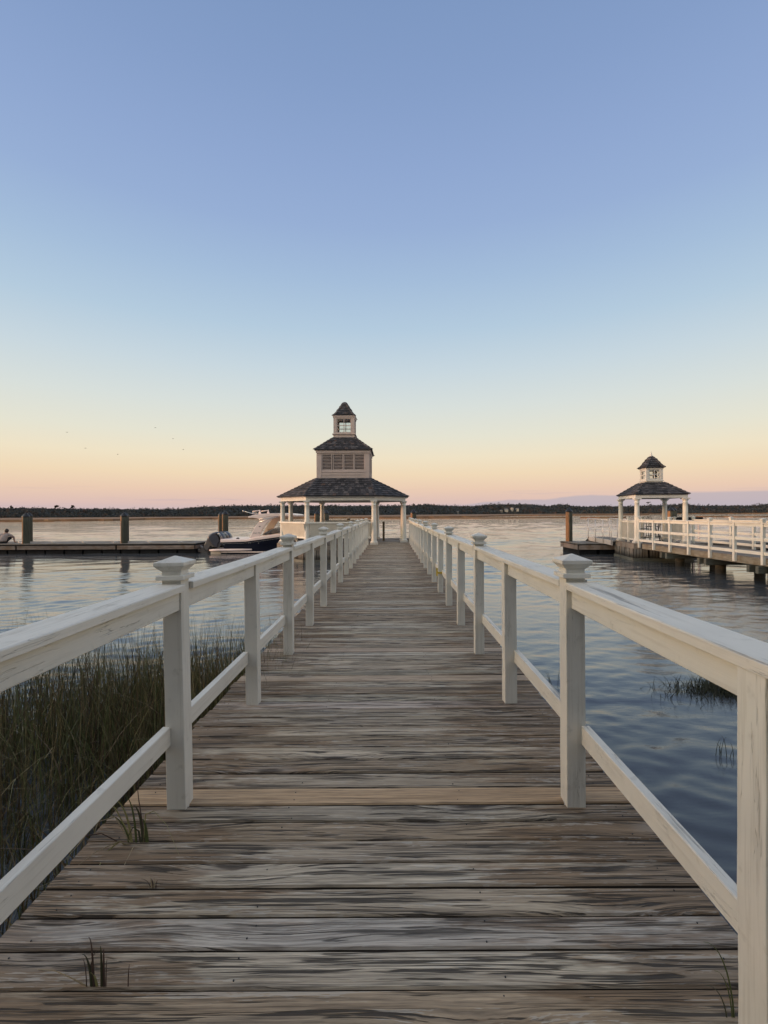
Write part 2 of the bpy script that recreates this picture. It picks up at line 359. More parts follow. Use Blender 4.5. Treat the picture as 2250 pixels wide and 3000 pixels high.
# far shore and marsh (low ground standing half a metre out of the river)
def P(px,Z): return ((px-1145)/FPX*Z, Z)
shore=[P(-700,140),P(0,150),P(330,158),P(420,185),P(800,200),P(1150,212),P(1380,225),P(1500,300),P(1640,380),P(1900,440),P(2000,470),P(2200,490),P(2900,430),P(2900,1500),P(-900,1500)]
def bumpy(poly,seg=14,amp=.006):
    out=[]
    for i,(a,b) in enumerate(zip(poly,poly[1:]+poly[:1])):
        for k in range(seg):
            t=k/seg; q=(a[0]+(b[0]-a[0])*t,a[1]+(b[1]-a[1])*t)
            if b[1]<900 and a[1]<900: q=(q[0],q[1]*(1+random.uniform(-amp,amp)))
            out.append(q)
    return out
tag(sheet('marsh',bumpy(shore),WZ+.62,M['marsh'],1.2),kind='structure')
for k,(x0,x1,d0,d1) in enumerate([(1060,1660,176,184),(-250,160,140,143),(1700,1835,172,176),(2030,2150,186,189),(2120,2420,176,184),(1395,1900,300,330)]):
    n=14; top=[];bot=[]
    for i in range(n+1):
        t=i/n; px=x0+(x1-x0)*t; w=math.sin(math.pi*min(.97,max(.03,t)))**.5
        top.append(P(px,d1*(1+random.uniform(-.006,.006)))); bot.append(P(px,d1-(d1-d0)*w*random.uniform(.8,1)))
    o=sheet('marsh_islet',bot+top[::-1],WZ+random.choice([.35,.3,.42]),M['marsh'],.8); tag(o,kind='structure')
# ================================================================== FAR WOOD
def blob(mb,c,r,tint,n=1,sq=(1,1,1),rough=.22):
    bm=bmesh.new(); bmesh.ops.create_icosphere(bm,subdivisions=n,radius=1)
    vs=[]
    for v in bm.verts:
        k=1+random.uniform(-rough,rough); vs.append((c[0]+v.co.x*r*k*sq[0],c[1]+v.co.y*r*k*sq[1],c[2]+v.co.z*r*k*sq[2]))
    fs=[tuple(v.index for v in f.verts) for f in bm.faces]; bm.free()
    b=len(mb.v); mb.v+=vs; mb.f+=[tuple(i+b for i in f) for f in fs]
    for f in fs:
        t=min(1,max(0,tint+random.uniform(-.16,.16))); mb.a.append((t,t,t)); mb.sm.append(False)
def leaves(mb,c,rx,rz,n,size,tint):
    """a crown as many small tilted leaf clumps spread through an ellipsoid"""
    d=rng.normal(size=(n,3)); d/=np.linalg.norm(d,axis=1)[:,None]; rad=rng.uniform(.35,1.05,n)**.6
    P_=d*rad[:,None]*np.array([rx,rx*.8,rz])+np.array(c)
    u=rng.normal(size=(n,3)); u/=np.linalg.norm(u,axis=1)[:,None]; w=np.cross(u,rng.normal(size=(n,3))); w/=np.linalg.norm(w,axis=1)[:,None]
    sz=(size*rng.uniform(.6,1.4,n))[:,None]
    V=np.stack([P_-u*sz,P_+w*sz*.55,P_+u*sz,P_-w*sz*.6],1).reshape(-1,3)
    b=len(mb.v); mb.v+=[tuple(v) for v in V.tolist()]; mb.f+=[(b+4*k,b+4*k+1,b+4*k+2,b+4*k+3) for k in range(n)]
    tt=np.clip(tint+rng.uniform(-.2,.2,n),0,1).tolist(); mb.a+=[(t,t,t) for t in tt]; mb.sm+=[False]*n
prof=[(-900,20),(-60,21),(60,22),(200,19),(300,18),(520,16),(600,24),(700,26),(850,25),(1000,24),(1130,24),(1180,24),(1245,27),(1310,23),(1380,21),(1430,26),(1540,27),(1610,20),(1640,26),(1700,18),(1850,19),(1930,21),(2010,24),(2040,20),(2150,19),(2210,19),(2260,25),(3000,24)]
def ph(px):
    for (a,ha),(b,hb) in zip(prof,prof[1:]):
        if a<=px<=b: return ha+(hb-ha)*(px-a)/(b-a)
    return 20
def zw(px):
    tab=[(-900,235),(150,256),(600,297),(1100,412),(1400,515),(3200,525)]
    for (a,ya),(b,yb) in zip(tab,tab[1:]):
        if a<=px<=b: return ya+(yb-ya)*(px-a)/(b-a)
    return 300
wood=MB()
for row,fr in enumerate([1.0,.94,.82,.66,.46,.24]):
    px=-420
    while px<2700:
        Zb=zw(px); s_=Zb/640; Z=Zb+(14-row*6)*s_*1.6; r=random.uniform(2.4,4.6)*s_ if row<5 else random.uniform(1.8,3)*s_; X,_=P(px,Z)
        H=(ph(px)*1.05+random.uniform(-.8,.8))*Z/FPX+(EYE-WZ-.5)
        z0=WZ+.5; top=z0+H*fr*random.uniform(.93,1.02)
        tt=random.random()**1.2*.8
        if row>1 and random.random()<.16: tt=random.uniform(.85,1)
        blob(wood,(X,Z+1,top-r*1.25),r*.8,tt*.5,1,(1.1,.8,1.2),.15)
        leaves(wood,(X,Z,top-r*1.0),r*1.15,r*1.05,34,.62*s_*1.5,tt)
        if row<2 and random.random()<.16: leaves(wood,(X,Z,top-.1*r),r*.5,r*.55,14,.5*s_*1.5,tt)
        px+=r*1.15/Z*FPX
bk=MB(); top_=[];bot_=[]
px=-500
while px<2800: Zq=zw(px)+24; X,_=P(px,Zq); top_.append((X,Zq,WZ+(ph(px)*Zq/FPX+2.2)*.9)); bot_.append((X,Zq,WZ-1)); px+=14
n_=len(top_); bk.add(bot_+top_,[(k,k+1,n_+k+1,n_+k) for k in range(n_-1)],(.2,)*3); b_=len(wood.v); wood.v+=bk.v; wood.f+=[tuple(i+b_ for i in f) for f in bk.f]; wood.a+=bk.a; wood.sm+=bk.sm
tag(wood.build('far_wood',M['forest']),kind='stuff')
def pine(px,Z,height,crown,flat_,label,bare=False,lean=0):
    kz=(zw(px)+9)/Z; Z=zw(px)+9; height=(height-2.6)*kz+1.9; crown*=kz**.7*.75; height-=.5
    X,_=P(px,Z); t=thing('pine_tree',label,'tree',(X,Z,WZ+.5),0,None)
    tr=MB(); tr.tube([(0,0,0),(.15*lean,0,height*.5),(lean*.5,0,height)],[.38,.3,.12],8)
    n=9; random.seed(int(px))
    cr=MB()
    for k in range(n):
        a=random.uniform(0,6.28); rr=random.uniform(.3,1)*crown; zz=height-random.uniform(0,1)*(1-flat_)*height*.35
        e=(lean+rr*math.cos(a),rr*math.sin(a),zz+random.uniform(-.2,.6))
        tr.tube([(lean*.5,0,zz-height*.12),((e[0]+lean*.5)/2,e[1]/2,zz-.3),e],[.12,.09,.04],5)
        m=14 if bare else 30
        leaves(cr,e,crown*.42,crown*.20,22 if bare else 60,.17+crown*.06,random.random())
    tr.build('trunk',M['bark'],t); cr.build('crown',M['crown'],t); return t
pine(1898,600,14.9,3.0,.9,'pale flat-topped pine rising above the far wood behind the small gazebo',True,.3)
pine(157,590,13.6,2.6,.8,'flat-topped pine poking above the far wood just right of the leftmost pile pair',False,1.6)
pine(213,590,13.8,1.9,.6,'narrow round-topped pine on a bare trunk, above the left stretch of the far wood')
pine(35,595,13.6,1.8,.6,'small round pine above the far wood behind the seated person')
pine(1213,600,14.6,1.7,.5,'pointed pine above the far wood just right of the large gazebo')
# unseen bank and wood, added behind and left to shade the near scene
tag(sheet('shore',[(-160,-60),(170,-60),(170,-14),(40,-11),(-30,-11),(-62,-8),(-80,9),(-160,14)],WZ+.9,M['marsh'],1.5),kind='structure')
sw=MB()
def wline(x0,y0,x1,y1,h,step=2.6):
    L_=math.hypot(x1-x0,y1-y0); n=int(L_/step)
    for k in range(n+1):
        for row in range(3):
            t=k/n; x=x0+(x1-x0)*t+random.uniform(-1,1); y=y0+(y1-y0)*t+random.uniform(-1,1)-row*1.5*(1 if y0==y1 else 0)
            z=WZ+1
            while z<h*random.uniform(.85,1.1): blob(sw,(x,y,z),random.uniform(1.6,2.4),random.random(),1,(1,1,1),.3); leaves(sw,(x,y,z),2.6,2.4,16,.5,random.random()); z+=2.0
wline(-62,-15,170,-17,12.5); wline(-90,-13,-66,-13,15); wline(-92,-13,-92,7,12)
tag(sw.build('shade_wood',M['forest']),kind='stuff')
# far white houses
def house(px,ytop,w,h,Z,label,gable=True):
    k_=(zw(px)-14)/Z; Z=zw(px)-14; w*=k_*.75; h*=k_*.75
    X,_=P(px,Z); z0=EYE+(1501.5-ytop)*Z/FPX-h
    t=thing('white_house',label,'house',(X,Z,z0))
    b=MB(); b.box((-w/2,0,-3),(w/2,5,h*.7)); b.build('wall',M['house'],t)
    r=MB(); r.loft([[(-w/2-.3,-.3,h*.7),(w/2+.3,-.3,h*.7),(w/2+.3,5.3,h*.7),(-w/2-.3,5.3,h*.7)],[(-w/2+.4,2.3,h*1.15),(w/2-.4,2.3,h*1.15),(w/2-.4,2.7,h*1.15),(-w/2+.4,2.7,h*1.15)]])
    r.build('roof',M['houseroof'],t)
    for k in range(3):
        ww=MB(); ww.box((-w*.35+k*w*.3,-.06,h*.2),(-w*.35+k*w*.3+w*.12,.02,h*.5)); ww.build('window',M['tint'],t)
house(1484,1491,5.5,4.2,592,'tallest white house among the trees on the far shore')
house(1470,1494,3.2,2.6,588,'low white house joined to the left of the tallest far white house')
house(1341,1497,3.6,2.4,592,'lone small white house in the far wood, left of the other white houses')
house(1502,1487,3.0,2.0,604,'small pale house high in the far trees, right of the tallest white house')
house(1517,1489,3.6,2.0,604,'rightmost cream house half hidden in the far trees')
# ================================================================== BOARDWALK
CX=-.0745
walk=thing('boardwalk','long weathered plank boardwalk running straight out from the viewer to the large gazebo','boardwalk',(CX,0,0))
pal=[(.42,.365,.29),(.38,.32,.25),(.44,.395,.325),(.36,.295,.22),(.41,.355,.285),(.34,.275,.20),(.42,.385,.31)]
LIL=(.44,.415,.385); TAN=(.50,.365,.235); LG=(.50,.465,.40)
seams=[2.284-.1265*k for k in range(26,0,-1)]+[2.284]
z=2.284
while z<22.75: z+=.1396; seams.append(z)
special={1.60:LIL,2.36:TAN,3.48:(.52,.46,.42),3.98:(.44,.36,.28),4.78:LG,4.90:(.44,.36,.29),5.22:LG,5.9:LG,6.9:(.42,.41,.38),7.5:LG,8.9:(.42,.41,.38)}
def boards():
    vs=[];fs=[];tin=[];seed=[]
    for a,b in zip(seams,seams[1:]):
        mid=(a+b)/2; c=random.choice(pal)
        k=random.uniform(.82,1.15); c=tuple(q*k for q in c)
        if mid>8: 
            u=random.random(); c=tuple(q*(1.45 if u>.85 else 1.0) for q in c)
        new=0.0
        for s_,cc in special.items():
            if abs(mid-s_)<.07: c=cc; new=.9 if cc[0]>cc[2]*1.3 else .12
        g=random.uniform(.0026,.0050); 
        if abs(b-2.284)<.01: g=.0075
        e0=-1.225+random.uniform(-.012,.012); e1=1.225+random.uniform(-.012,.012)
        dz0=random.uniform(-.0035,.0015); dz1=random.uniform(-.0035,.0015); cup=random.uniform(-.002,.002)
        sk=random.uniform(-.002,.002); n=24; m=5; base=len(vs); sd=random.random(); fl=[]
        # top surface grid with rounded arrises, plus skirt
        yy=[a+g,a+g+.005,(a+b)/2,b-g-.005,b-g]; hz=[-.007,0,cup,0,-.007]
        for i in range(n+1):
            X=e0+(e1-e0)*i/n; wig=random.uniform(-.0012,.0012)
            dz=dz0+(dz1-dz0)*i/n
            for j in range(m): vs.append((X,yy[j]+sk*i/n+(wig if j in(0,4) else 0),hz[j]+dz))
            vs.append((X,yy[0]+sk*i/n+wig,-.038)); vs.append((X,yy[4]+sk*i/n+wig,-.038))
        w=m+2
        for i in range(n):
            p=base+i*w; q=p+w
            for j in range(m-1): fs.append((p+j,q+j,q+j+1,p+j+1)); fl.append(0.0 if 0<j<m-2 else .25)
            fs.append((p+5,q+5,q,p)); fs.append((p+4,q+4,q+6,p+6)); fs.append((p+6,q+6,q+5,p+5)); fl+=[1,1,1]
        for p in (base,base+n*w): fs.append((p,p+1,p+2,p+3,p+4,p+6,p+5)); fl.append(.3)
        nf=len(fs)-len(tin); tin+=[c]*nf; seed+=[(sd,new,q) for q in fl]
    me=bpy.data.meshes.new('decking'); me.from_pydata(vs,[],fs)
    at=me.attributes.new('tint','FLOAT_COLOR','FACE'); at.data.foreach_set('color',np.array([(*c,1) for c in tin],dtype=np.float32).ravel())
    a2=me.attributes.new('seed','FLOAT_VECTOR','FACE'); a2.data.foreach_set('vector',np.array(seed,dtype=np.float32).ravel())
    bm=bmesh.new(); bm.from_mesh(me); bmesh.ops.recalc_face_normals(bm,faces=bm.faces); bm.to_mesh(me); bm.free()
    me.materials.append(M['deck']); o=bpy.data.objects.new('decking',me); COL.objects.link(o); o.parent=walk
boards()
for x in (-1.12,-.4,.4,1.12):
    b=MB(); b.box((x-.03,-1,-.27),(x+.03,21.0,-.042)); b.build('stringer',M['stringer'],walk)
for k in range(-1,9):
    y=2.3+2.445*k
    b=MB(); b.box((-1.25,y-.1,-.50),(1.25,y+.02,-.275)); b.build('cross_beam',M['beam'],walk)
    for sx in (-.85,.85):
        b=MB(); b.lathe([(.13,WZ-2.2),(.125,-.28)],(sx,y+.17,0),14); b.build('pile',M['wood_z'],walk)
# nail heads along the planks
nl=MB()
for a,b in zip(seams,seams[1:]):
    if b<1 or a>9: continue
    for x in (-1.12,-.4,.4,1.12):
        for f in (.25,.75):
            if random.random()<.6: nl.lathe([(.0027,-.002),(.0027,.0010)],(x+random.uniform(-.02,.02),a+(b-a)*f+random.uniform(-.01,.01),0),7,False)
nl.build('nail_heads',M['iron'],walk)['kind']='stuff'
# ------------------------------------------------------------------ railings
def finial(h,parent):
    b=MB()
    def sq(w,zz): return [(-w,-w,zz),(w,-w,zz),(w,w,zz),(-w,w,zz)]
    b.loft([sq(.0655,1.088),sq(.0655,1.109)]).build('trim_band',M['railx'],parent,.002)
    b=MB(); b.loft([sq(.047,1.1295),sq(.0715,1.1555),sq(.0715,1.172),sq(.004,1.199)]); b.build('post_cap',M['post'],parent,.0015)
def railing(side,k0,k1,zend,label):
    inner=(.830 if side>0 else -.979); s=side
    r=thing('railing',label,'railing',(0,0,0))
    def X(a): return inner+s*a     # a = distance outward of the post's inner face
    capped=[]
    for k in range(k0,k1+1):
        y=2.25+1.2225*k+(.027 if k==-1 else 0)
        ht=1.132 if k%2==0 else 1.0345
        b=MB(); xs=sorted((-.045,.045))
        # post with slightly uneven arrises
        rings=[]
        for q in range(9):
            zz=-.02+(ht+.02)*q/8
            j=lambda: random.uniform(-.0011,.0011)
            rings.append([(-.045+j(),-.045+j(),zz),(.045+j(),-.045+j(),zz),(.045+j(),.045+j(),zz),(-.045+j(),.045+j(),zz)])
        b.loft(rings)
        o=b.build('post',M['post'],r,.0035,2); o.location=(X(.045),y+.045,0)
        o.rotation_euler=(R(random.uniform(-.3,.3)),R((-.75 if s<0 else -.05)+random.uniform(-.15,.15)) if k<2 else R(random.uniform(-.35,.35)),0)
        if k%2==0: finial(ht,o); capped.append((k,y))
    ends=[(k0-1,2.25+1.2225*(k0-1))] if k0%2 else []
    runs=[(a[1]+.09,b[1]) for a,b in zip(capped,capped[1:])]
    if capped[-1][1]+.2<zend: runs.append((capped[-1][1]+.09,zend))
    if k0%2: runs.insert(0,(2.25+1.2225*k0,capped[0][1]))
    for a,b in runs:
        m=MB(); n=10; rings=[]
        for q in range(n+1):
            t=q/n; y=a+.002+(b-a-.004)*t; w=random.uniform(-.0018,.0018); sag=-.004*math.sin(math.pi*t)
            x0,x1=X(-.004+w),X(.138+w)
            if x0>x1: x0,x1=x1,x0
            e=.004
            rings.append([(x0,y,1.035+sag),(x1,y,1.035+sag),(x1,y,1.063+sag),(x1-e,y,1.067+sag),(x0+e,y,1.067+sag),(x0,y,1.063+sag)])
        m.loft(rings); m.build('cap_rail',M['rail'],r,.0012)
    ys=[2.25+1.2225*k+(.027 if k==-1 else 0) for k in range(k0,k1+1)]
    for a,b in zip(ys,ys[1:]+[zend]):
        if b-a<.3: continue
        b_=b if b==zend and b-a<1.2 else b
        m=MB(); x0,x1=sorted((X(.024),X(.062))); m.box((x0,a+.0905,.943),(x1,b_-.0005,1.0335)); m.build('rail_apron',M['rail'],r,.003)
        dz=random.uniform(-.004,.004)
        m=MB(); x0,x1=sorted((X(.068),X(.106))); m.box((x0,a+.0905,.302+dz),(x1,b_-.0005,.392+dz)); m.build('mid_rail',M['rail'],r,.003)
    return r
railing(-1,-2,15,20.95,'white wooden railing along the left, grassy side of the long boardwalk')
railing(1,-2,16,22.6,'white wooden railing along the right side of the long boardwalk, open water beyond')
# small yellow strap tied round a right-hand post
st=MB(); st.box((.826,8.345,.33),(.930,8.47,.36)); st.box((.80,8.40,.28),(.826,8.43,.42))
M['yellow']=simple('yellow_strap',(.55,.42,.06),.6,.1,8)
tag(st.build('strap',M['yellow']),'small yellow strap tied round a right-hand railing post','strap')
# ================================================================== GAZEBOS
def shingled(mb,lo,hi,expo,width,thick=.030):
    """lo, hi: (left,right) bottom and top edge points of one roof face (Vectors)."""
    bl,br=lo; tl,tr=hi
    H=((tl+tr)/2-(bl+br)/2).length; n=max(2,int(round(H/expo)))
    nrm=(br-bl).cross(tl-bl).normalized()
    if nrm.z<0: nrm=-nrm
    for i in range(n):
        t0=i/n; t1=min(1,(i+1)/n+.25/n)
        a=bl.lerp(tl,t0); b=br.lerp(tr,t0); c=bl.lerp(tl,t1); d=br.lerp(tr,t1)
        L=(b-a).length; m=max(1,int(L/width)); cuts=[0]
        for k in range(1,m): cuts.append((k+random.uniform(-.3,.3)+(.5 if i%2 else 0)*.6)/m)
        cuts=[q for q in cuts if q<.98]+[1]
        for u0,u1 in zip(cuts,cuts[1:]):
            dr=random.uniform(-.012,.012); up=random.uniform(0,.006)
            gp=.003/max(L,.1)
            sl=(a-c).normalized()*dr
            q=[a.lerp(b,u0+gp)+sl,a.lerp(b,u1-gp)+sl,c.lerp(d,u1-gp),c.lerp(d,u0+gp)]
            w=random.random()**1.25
            vs=[q[0]+nrm*.002,q[1]+nrm*.002,q[2],q[3],q[0]+nrm*(thick+up),q[1]+nrm*(thick+up),q[2]+nrm*.004,q[3]+nrm*.004]
            mb.add(vs,[(4,5,6,7),(0,1,5,4),(1,2,6,5),(2,3,7,6),(3,0,4,7),(0,3,2,1)],(w,w,w))
def hipcaps(mb,a,b,step=.22,w=.085):
    d=(b-a); n=max(2,int(d.length/step)); dn=d.normalized(); side=dn.cross(Vector((0,0,1))).normalized(); up=side.cross(dn).normalized()
    if up.z<0: up=-up
    for i in range(n):
        p=a+d*(i/n)-dn*.01; q=a+d*min(1,(i+1.15)/n); tt=random.random()*.95
        for s in (-1,1):
            e=side*s*w-up*.035*(w/.085)
            h0=up*(.045+random.uniform(0,.008)); h1=up*.022
            mb.add([p+h0,q+h1,q+e+h1,p+e+h0,p+h0-up*.03,q,q+e,p+e+h0-up*.03],[(0,1,2,3),(0,3,7,4),(2,6,7,3),(1,0,4,5),(1,5,6,2),(4,7,6,5)],(tt,tt,tt))
def roof(parent,lo,hi,zl,zh,expo,width,name='roof',bell=None):
    """lo/hi: rings of (x,y)."""
    n=len(lo); m=MB(); core=MB()
    levels=[(0,zl),(1,zh)] if not bell else bell
    for (f0,z0),(f1,z1) in zip(levels,levels[1:]):
        for i in range(n):
            j=(i+1)%n
            g=lambda k,f,z:Vector((lo[k][0]+(hi[k][0]-lo[k][0])*f,lo[k][1]+(hi[k][1]-lo[k][1])*f,z))
            shingled(m,(g(i,f0,z0),g(j,f0,z0)),(g(i,f1,z1),g(j,f1,z1)),expo,width)
            hipcaps(m,g(i,f0,z0),g(i,f1,z1),.2 if expo>.1 else .12,.07 if expo>.1 else .045)
    rings=[[ (lo[k][0]+(hi[k][0]-lo[k][0])*f,lo[k][1]+(hi[k][1]-lo[k][1])*f,z-.004) for k in range(n)] for f,z in levels]
    rings.insert(0,[(p[0],p[1],zl-.03) for p in lo])
    core.loft(rings,True,(.15,)*3)
    b=len(m.v); m.v+=core.v; m.f+=[tuple(i+b for i in f) for f in core.f]; m.a+=core.a; m.sm+=core.sm
    return m.build(name,M['shingle'],parent)
def column(parent,x,y,ztop,r0=.122,r1=.10):
    h=ztop; m=MB()
    prof=[(r0*1.35,.075),(r0*1.38,.10),(r0*1.30,.125),(r0*1.08,.14),(r0*1.0,.18)]
    for k in range(1,8):
        t=k/8; prof.append((r0+(r1-r0)*t**1.6,.18+(h-.42)*t))
    prof+=[(r1,h-.22),(r1*1.12,h-.212),(r1*1.12,h-.195),(r1,h-.185),(r1,h-.12),(r1*1.15,h-.105),(r1*1.42,h-.06),(r1*1.42,h-.055)]
    m.lathe(prof,(0,0,0),28); o=m.build('column',M['post'],parent); o.location=(x,y,0)
    q=MB(); q.box((-r0*1.42,-r0*1.42,-.01),(r0*1.42,r0*1.42,.0745)); q.build('plinth',M['trim'],o,.004)
    q=MB(); q.box((-r1*1.5,-r1*1.5,h-.0545),(r1*1.5,r1*1.5,h)); q.build('capital',M['trim'],o,.003)
def ringbeam(parent,pts,w,z0,z1,name='roof_beam',mat='trim'):
    n=len(pts); c=(sum(p[0] for p in pts)/n,sum(p[1] for p in pts)/n)
    def off(d):
        out=[]
        for i in range(n):
            a=Vector(pts[i-1]);b=Vector(pts[i]);e=Vector(pts[(i+1)%n])
            n1=Vector(((b-a).y,-(b-a).x)).normalized(); n2=Vector(((e-b).y,-(e-b).x)).normalized()
            m=(n1+n2).normalized(); out.append(b+m*(d/max(.3,m.dot(n1))))
        return out
    o=off(w/2); i_=off(-w/2)
    if (Vector(o[0])-Vector(c)).length<(Vector(i_[0])-Vector(c)).length: o,i_=i_,o
    m=MB(); m.add([(*p,z0) for p in o]+[(*p,z0) for p in i_]+[(*p,z1) for p in o]+[(*p,z1) for p in i_],
      [f for k in range(n) for f in ((k,(k+1)%n,(k+1)%n+2*n,k+2*n),(k+n,(k+1)%n+n,(k+1)%n+3*n,k+3*n),(k,(k+1)%n,(k+1)%n+n,k+n),(k+2*n,(k+1)%n+2*n,(k+1)%n+3*n,k+3*n))])
    return m.build(name,M[mat],parent,.004)
def sqr(w,cx=0,cy=0): return [(cx-w,cy-w),(cx+w,cy-w),(cx+w,cy+w),(cx-w,cy+w)]
def wall_with_window(parent,w,z0,z1,wx,wz0,wz1,mat,t=.05,name='cupola_wall'):
    """four walls of a square tower, each with an opening [−wx,wx]x[wz0,wz1]; returns the four frames"""
    m=MB()
    for k in range(4):
        Mx=Matrix.Rotation(k*math.pi/2,4,'Z'); e=w-(t+.001)*0
        y0,y1=-w,-w+t; L=w if k%2==0 else w-t-.001
        for a,b in (((-L,y0,z0),(-wx,y1,z1)),((wx,y0,z0),(L,y1,z1)),((-wx+.0005,y0,z0),(wx-.0005,y1,wz0)),((-wx+.0005,y0,wz1),(wx-.0005,y1,z1))):
            m.box(a,b,Mx)
    m.build(name,M[mat],parent)
def sash(parent,k,w,wx,wz0,wz1,mat='trim2',nx=2,nz=2,bar=.034):
    Mx=Matrix.Rotation(k*math.pi/2,4,'Z'); m=MB(); y=-w+.018
    b=bar
    m.box((-wx+.001,y,wz0+.001),(wx-.001,y+.02,wz0+b*1.3),Mx); m.box((-wx+.001,y,wz1-b*1.3),(wx-.001,y+.02,wz1-.001),Mx)
    m.box((-wx+.001,y,wz0+b*1.31),(-wx+b*1.3,y+.02,wz1-b*1.31),Mx); m.box((wx-b*1.3,y,wz0+b*1.31),(wx-.001,y+.02,wz1-b*1.31),Mx)
    for i in range(1,nx):
        x=-wx+2*wx*i/nx; m.box((x-b/2,y+.001,wz0+b*1.3),(x+b/2,y+.019,wz1-b*1.3),Mx)
    for i in range(1,nz):
        z=wz0+(wz1-wz0)*i/nz; m.box((-wx+b*1.3,y+.002,z-b/2),(wx-b*1.3,y+.018,z+b/2),Mx)
    o=m.build('window',M[mat],parent)
    g=MB(); g.box((-wx+.01,y+.008,wz0+.01),(wx-.01,y+.0115,wz1-.01),Mx); g.build('glass_pane',M['glass'],o)
def inset(pts,d):
    n=len(pts); out=[]
    for i in range(n):
        a=Vector(pts[i-1]);b=Vector(pts[i]);e=Vector(pts[(i+1)%n])
        n1=Vector(((b-a).y,-(b-a).x)).normalized(); n2=Vector(((e-b).y,-(e-b).x)).normalized(); m=(n1+n2).normalized()
        out.append(tuple(b+m*(d/max(.3,m.dot(n1)))))
    return out
# ---- large gazebo : octagon, origin at its centre
GX,GY=-2.26,23.65
G=thing('gazebo','large white gazebo with three-tiered shingled roof and louvred lantern at the end of the boardwalk','gazebo',(GX,GY,0))
octo=[(-1.5,-2.35),(1.5,-2.35),(2.88,-.87),(2.88,.95),(1.5,2.35),(-1.5,2.35),(-2.93,.95),(-2.93,-.87)]   # ccw, columns
for x,y in octo: column(G,x,y,1.973)
ringbeam(G,octo,.17,1.975,2.15); 
eave=inset(octo,.23); fas=inset(octo,.12)
m=MB(); m.prism(inset(octo,.19),2.1505,2.183,axis='z'); m.build('soffit',M['trim'],G)
box2=sqr(1.30,.05,-.33)
hi=[(-1.19,-1.57),(1.29,-1.57),(1.29,-1.55),(1.29,.89),(1.29,.91),(-1.19,.91),(-1.19,.89),(-1.19,-1.55)]
roof(G,eave,hi,2.19,3.04,.15,.14,'lower_roof')
# lantern tier
T=bpy.data.objects.new('louvred_tier',None); COL.objects.link(T); T.parent=G; T.location=(.05,-.33,0)
w=1.22; m=MB()
for k in range(4):
    Mx=Matrix.Rotation(k*math.pi/2,4,'Z'); L=w if k%2==0 else w-.081
    m.box((-L,-w,3.0),(-1.0,-w+.08,4.36),Mx); m.box((1.0,-w,3.0),(L,-w+.08,4.36),Mx)
    m.box((-.9995,-w,3.0),(.9995,-w+.08,3.40),Mx); m.box((-.9995,-w,4.17),(.9995,-w+.08,4.36),Mx)
m.build('tier_wall',M['trim2'],T)
m=MB()
for k in range(4):
    Mx=Matrix.Rotation(k*math.pi/2,4,'Z')
    m.box((-1.04,-w-.035,3.30),(1.04,-w-.001,3.345),Mx); m.box((-1.02,-w-.018,3.18),(1.02,-w-.002,3.29),Mx)
    for s in (-1,1): m.box((s*1.115-.10,-w-.024,3.06),(s*1.115+.10,-w-.003,4.12),Mx); m.box((s*1.115-.115,-w-.036,3.02),(s*1.115+.115,-w-.003,3.055),Mx); m.box((s*1.115-.11,-w-.034,4.125),(s*1.115+.11,-w-.003,4.15),Mx)
m.build('tier_trim',M['trim2'],T,.003)
m=MB(); m.prism(sqr(w+.045),4.21,4.30,axis='z'); m.prism(sqr(w+.065),4.3005,4.36,axis='z'); m.build('cornice',M['trim2'],T,.004)
for k in range(4):
    Mx=Matrix.Rotation(k*math.pi/2,4,'Z'); 
    lv=MB(); fr=MB()
    for p in range(4):
        x0=-1.0+p*.5+(.015 if p else .0); x1=x0+.5-.015
        for (a,b) in ((x0,x0+.035),(x1-.035,x1)): fr.box((a+.001,-w+.012,3.402),(b-.001,-w+.06,4.168),Mx)
        for q in range(11):
            z=3.445+q*.067
            A=Mx@Matrix.Translation((0,-w+.035,z))@Matrix.Rotation(R(35),4,'X'); lv.box((x0+.036,-.020,-.008),(x1-.036,.020,.008),A)
    fr.box((-.998,-w+.006,3.401),(.998,-w+.0115,3.43),Mx); fr.box((-.998,-w+.006,4.14),(.998,-w+.0115,4.169),Mx)
    o=fr.build('louvre',M['trim2'],T); lv.build('louvre_slats',M['trim2'],G).location=(.05,-.33,0)
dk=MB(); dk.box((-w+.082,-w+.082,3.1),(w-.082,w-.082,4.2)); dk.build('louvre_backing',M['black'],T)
roof(G,[(p[0]+.05,p[1]-.33) for p in sqr(1.335)],[(p[0]+.03,p[1]-.30) for p in sqr(.5)],4.37,5.06,.135,.13,'middle_roof')
C3=bpy.data.objects.new('windowed_lantern',None); COL.objects.link(C3); C3.parent=G; C3.location=(.02,-.30,0)
wall_with_window(C3,.505,5.0,6.1,.362,5.265,5.985,'trim2',.05,'lantern_wall')
for k in range(4): sash(C3,k,.505,.362,5.265,5.985)
m=MB(); m.prism(sqr(.56),5.19,5.235,axis='z'); m.build('lantern_ledge',M['trim2'],C3,.003)
m=MB(); m.prism(sqr(.525),6.0,6.06,axis='z'); m.prism(sqr(.54),6.0595,6.10,axis='z'); m.build('lantern_cornice',M['trim2'],C3,.003)
b3=[(0,6.105),(.17,6.19),(.62,6.58),(.80,6.72)]
roof(G,[(p[0]+.02,p[1]-.30) for p in sqr(.53)],[(p[0]+.02,p[1]-.30) for p in sqr(.01)],6.105,6.8,.12,.13,'top_roof',b3)
m=MB(); 
def sqz(wd,z): return [(p[0]+.02,p[1]-.30,z) for p in sqr(wd)]
m.loft([sqz(.165,6.70),sqz(.175,6.725),sqz(.11,6.82),sqz(.03,6.87)],True,(.75,)*3); m.build('roof_cap',M['shingle'],G,.01,2)
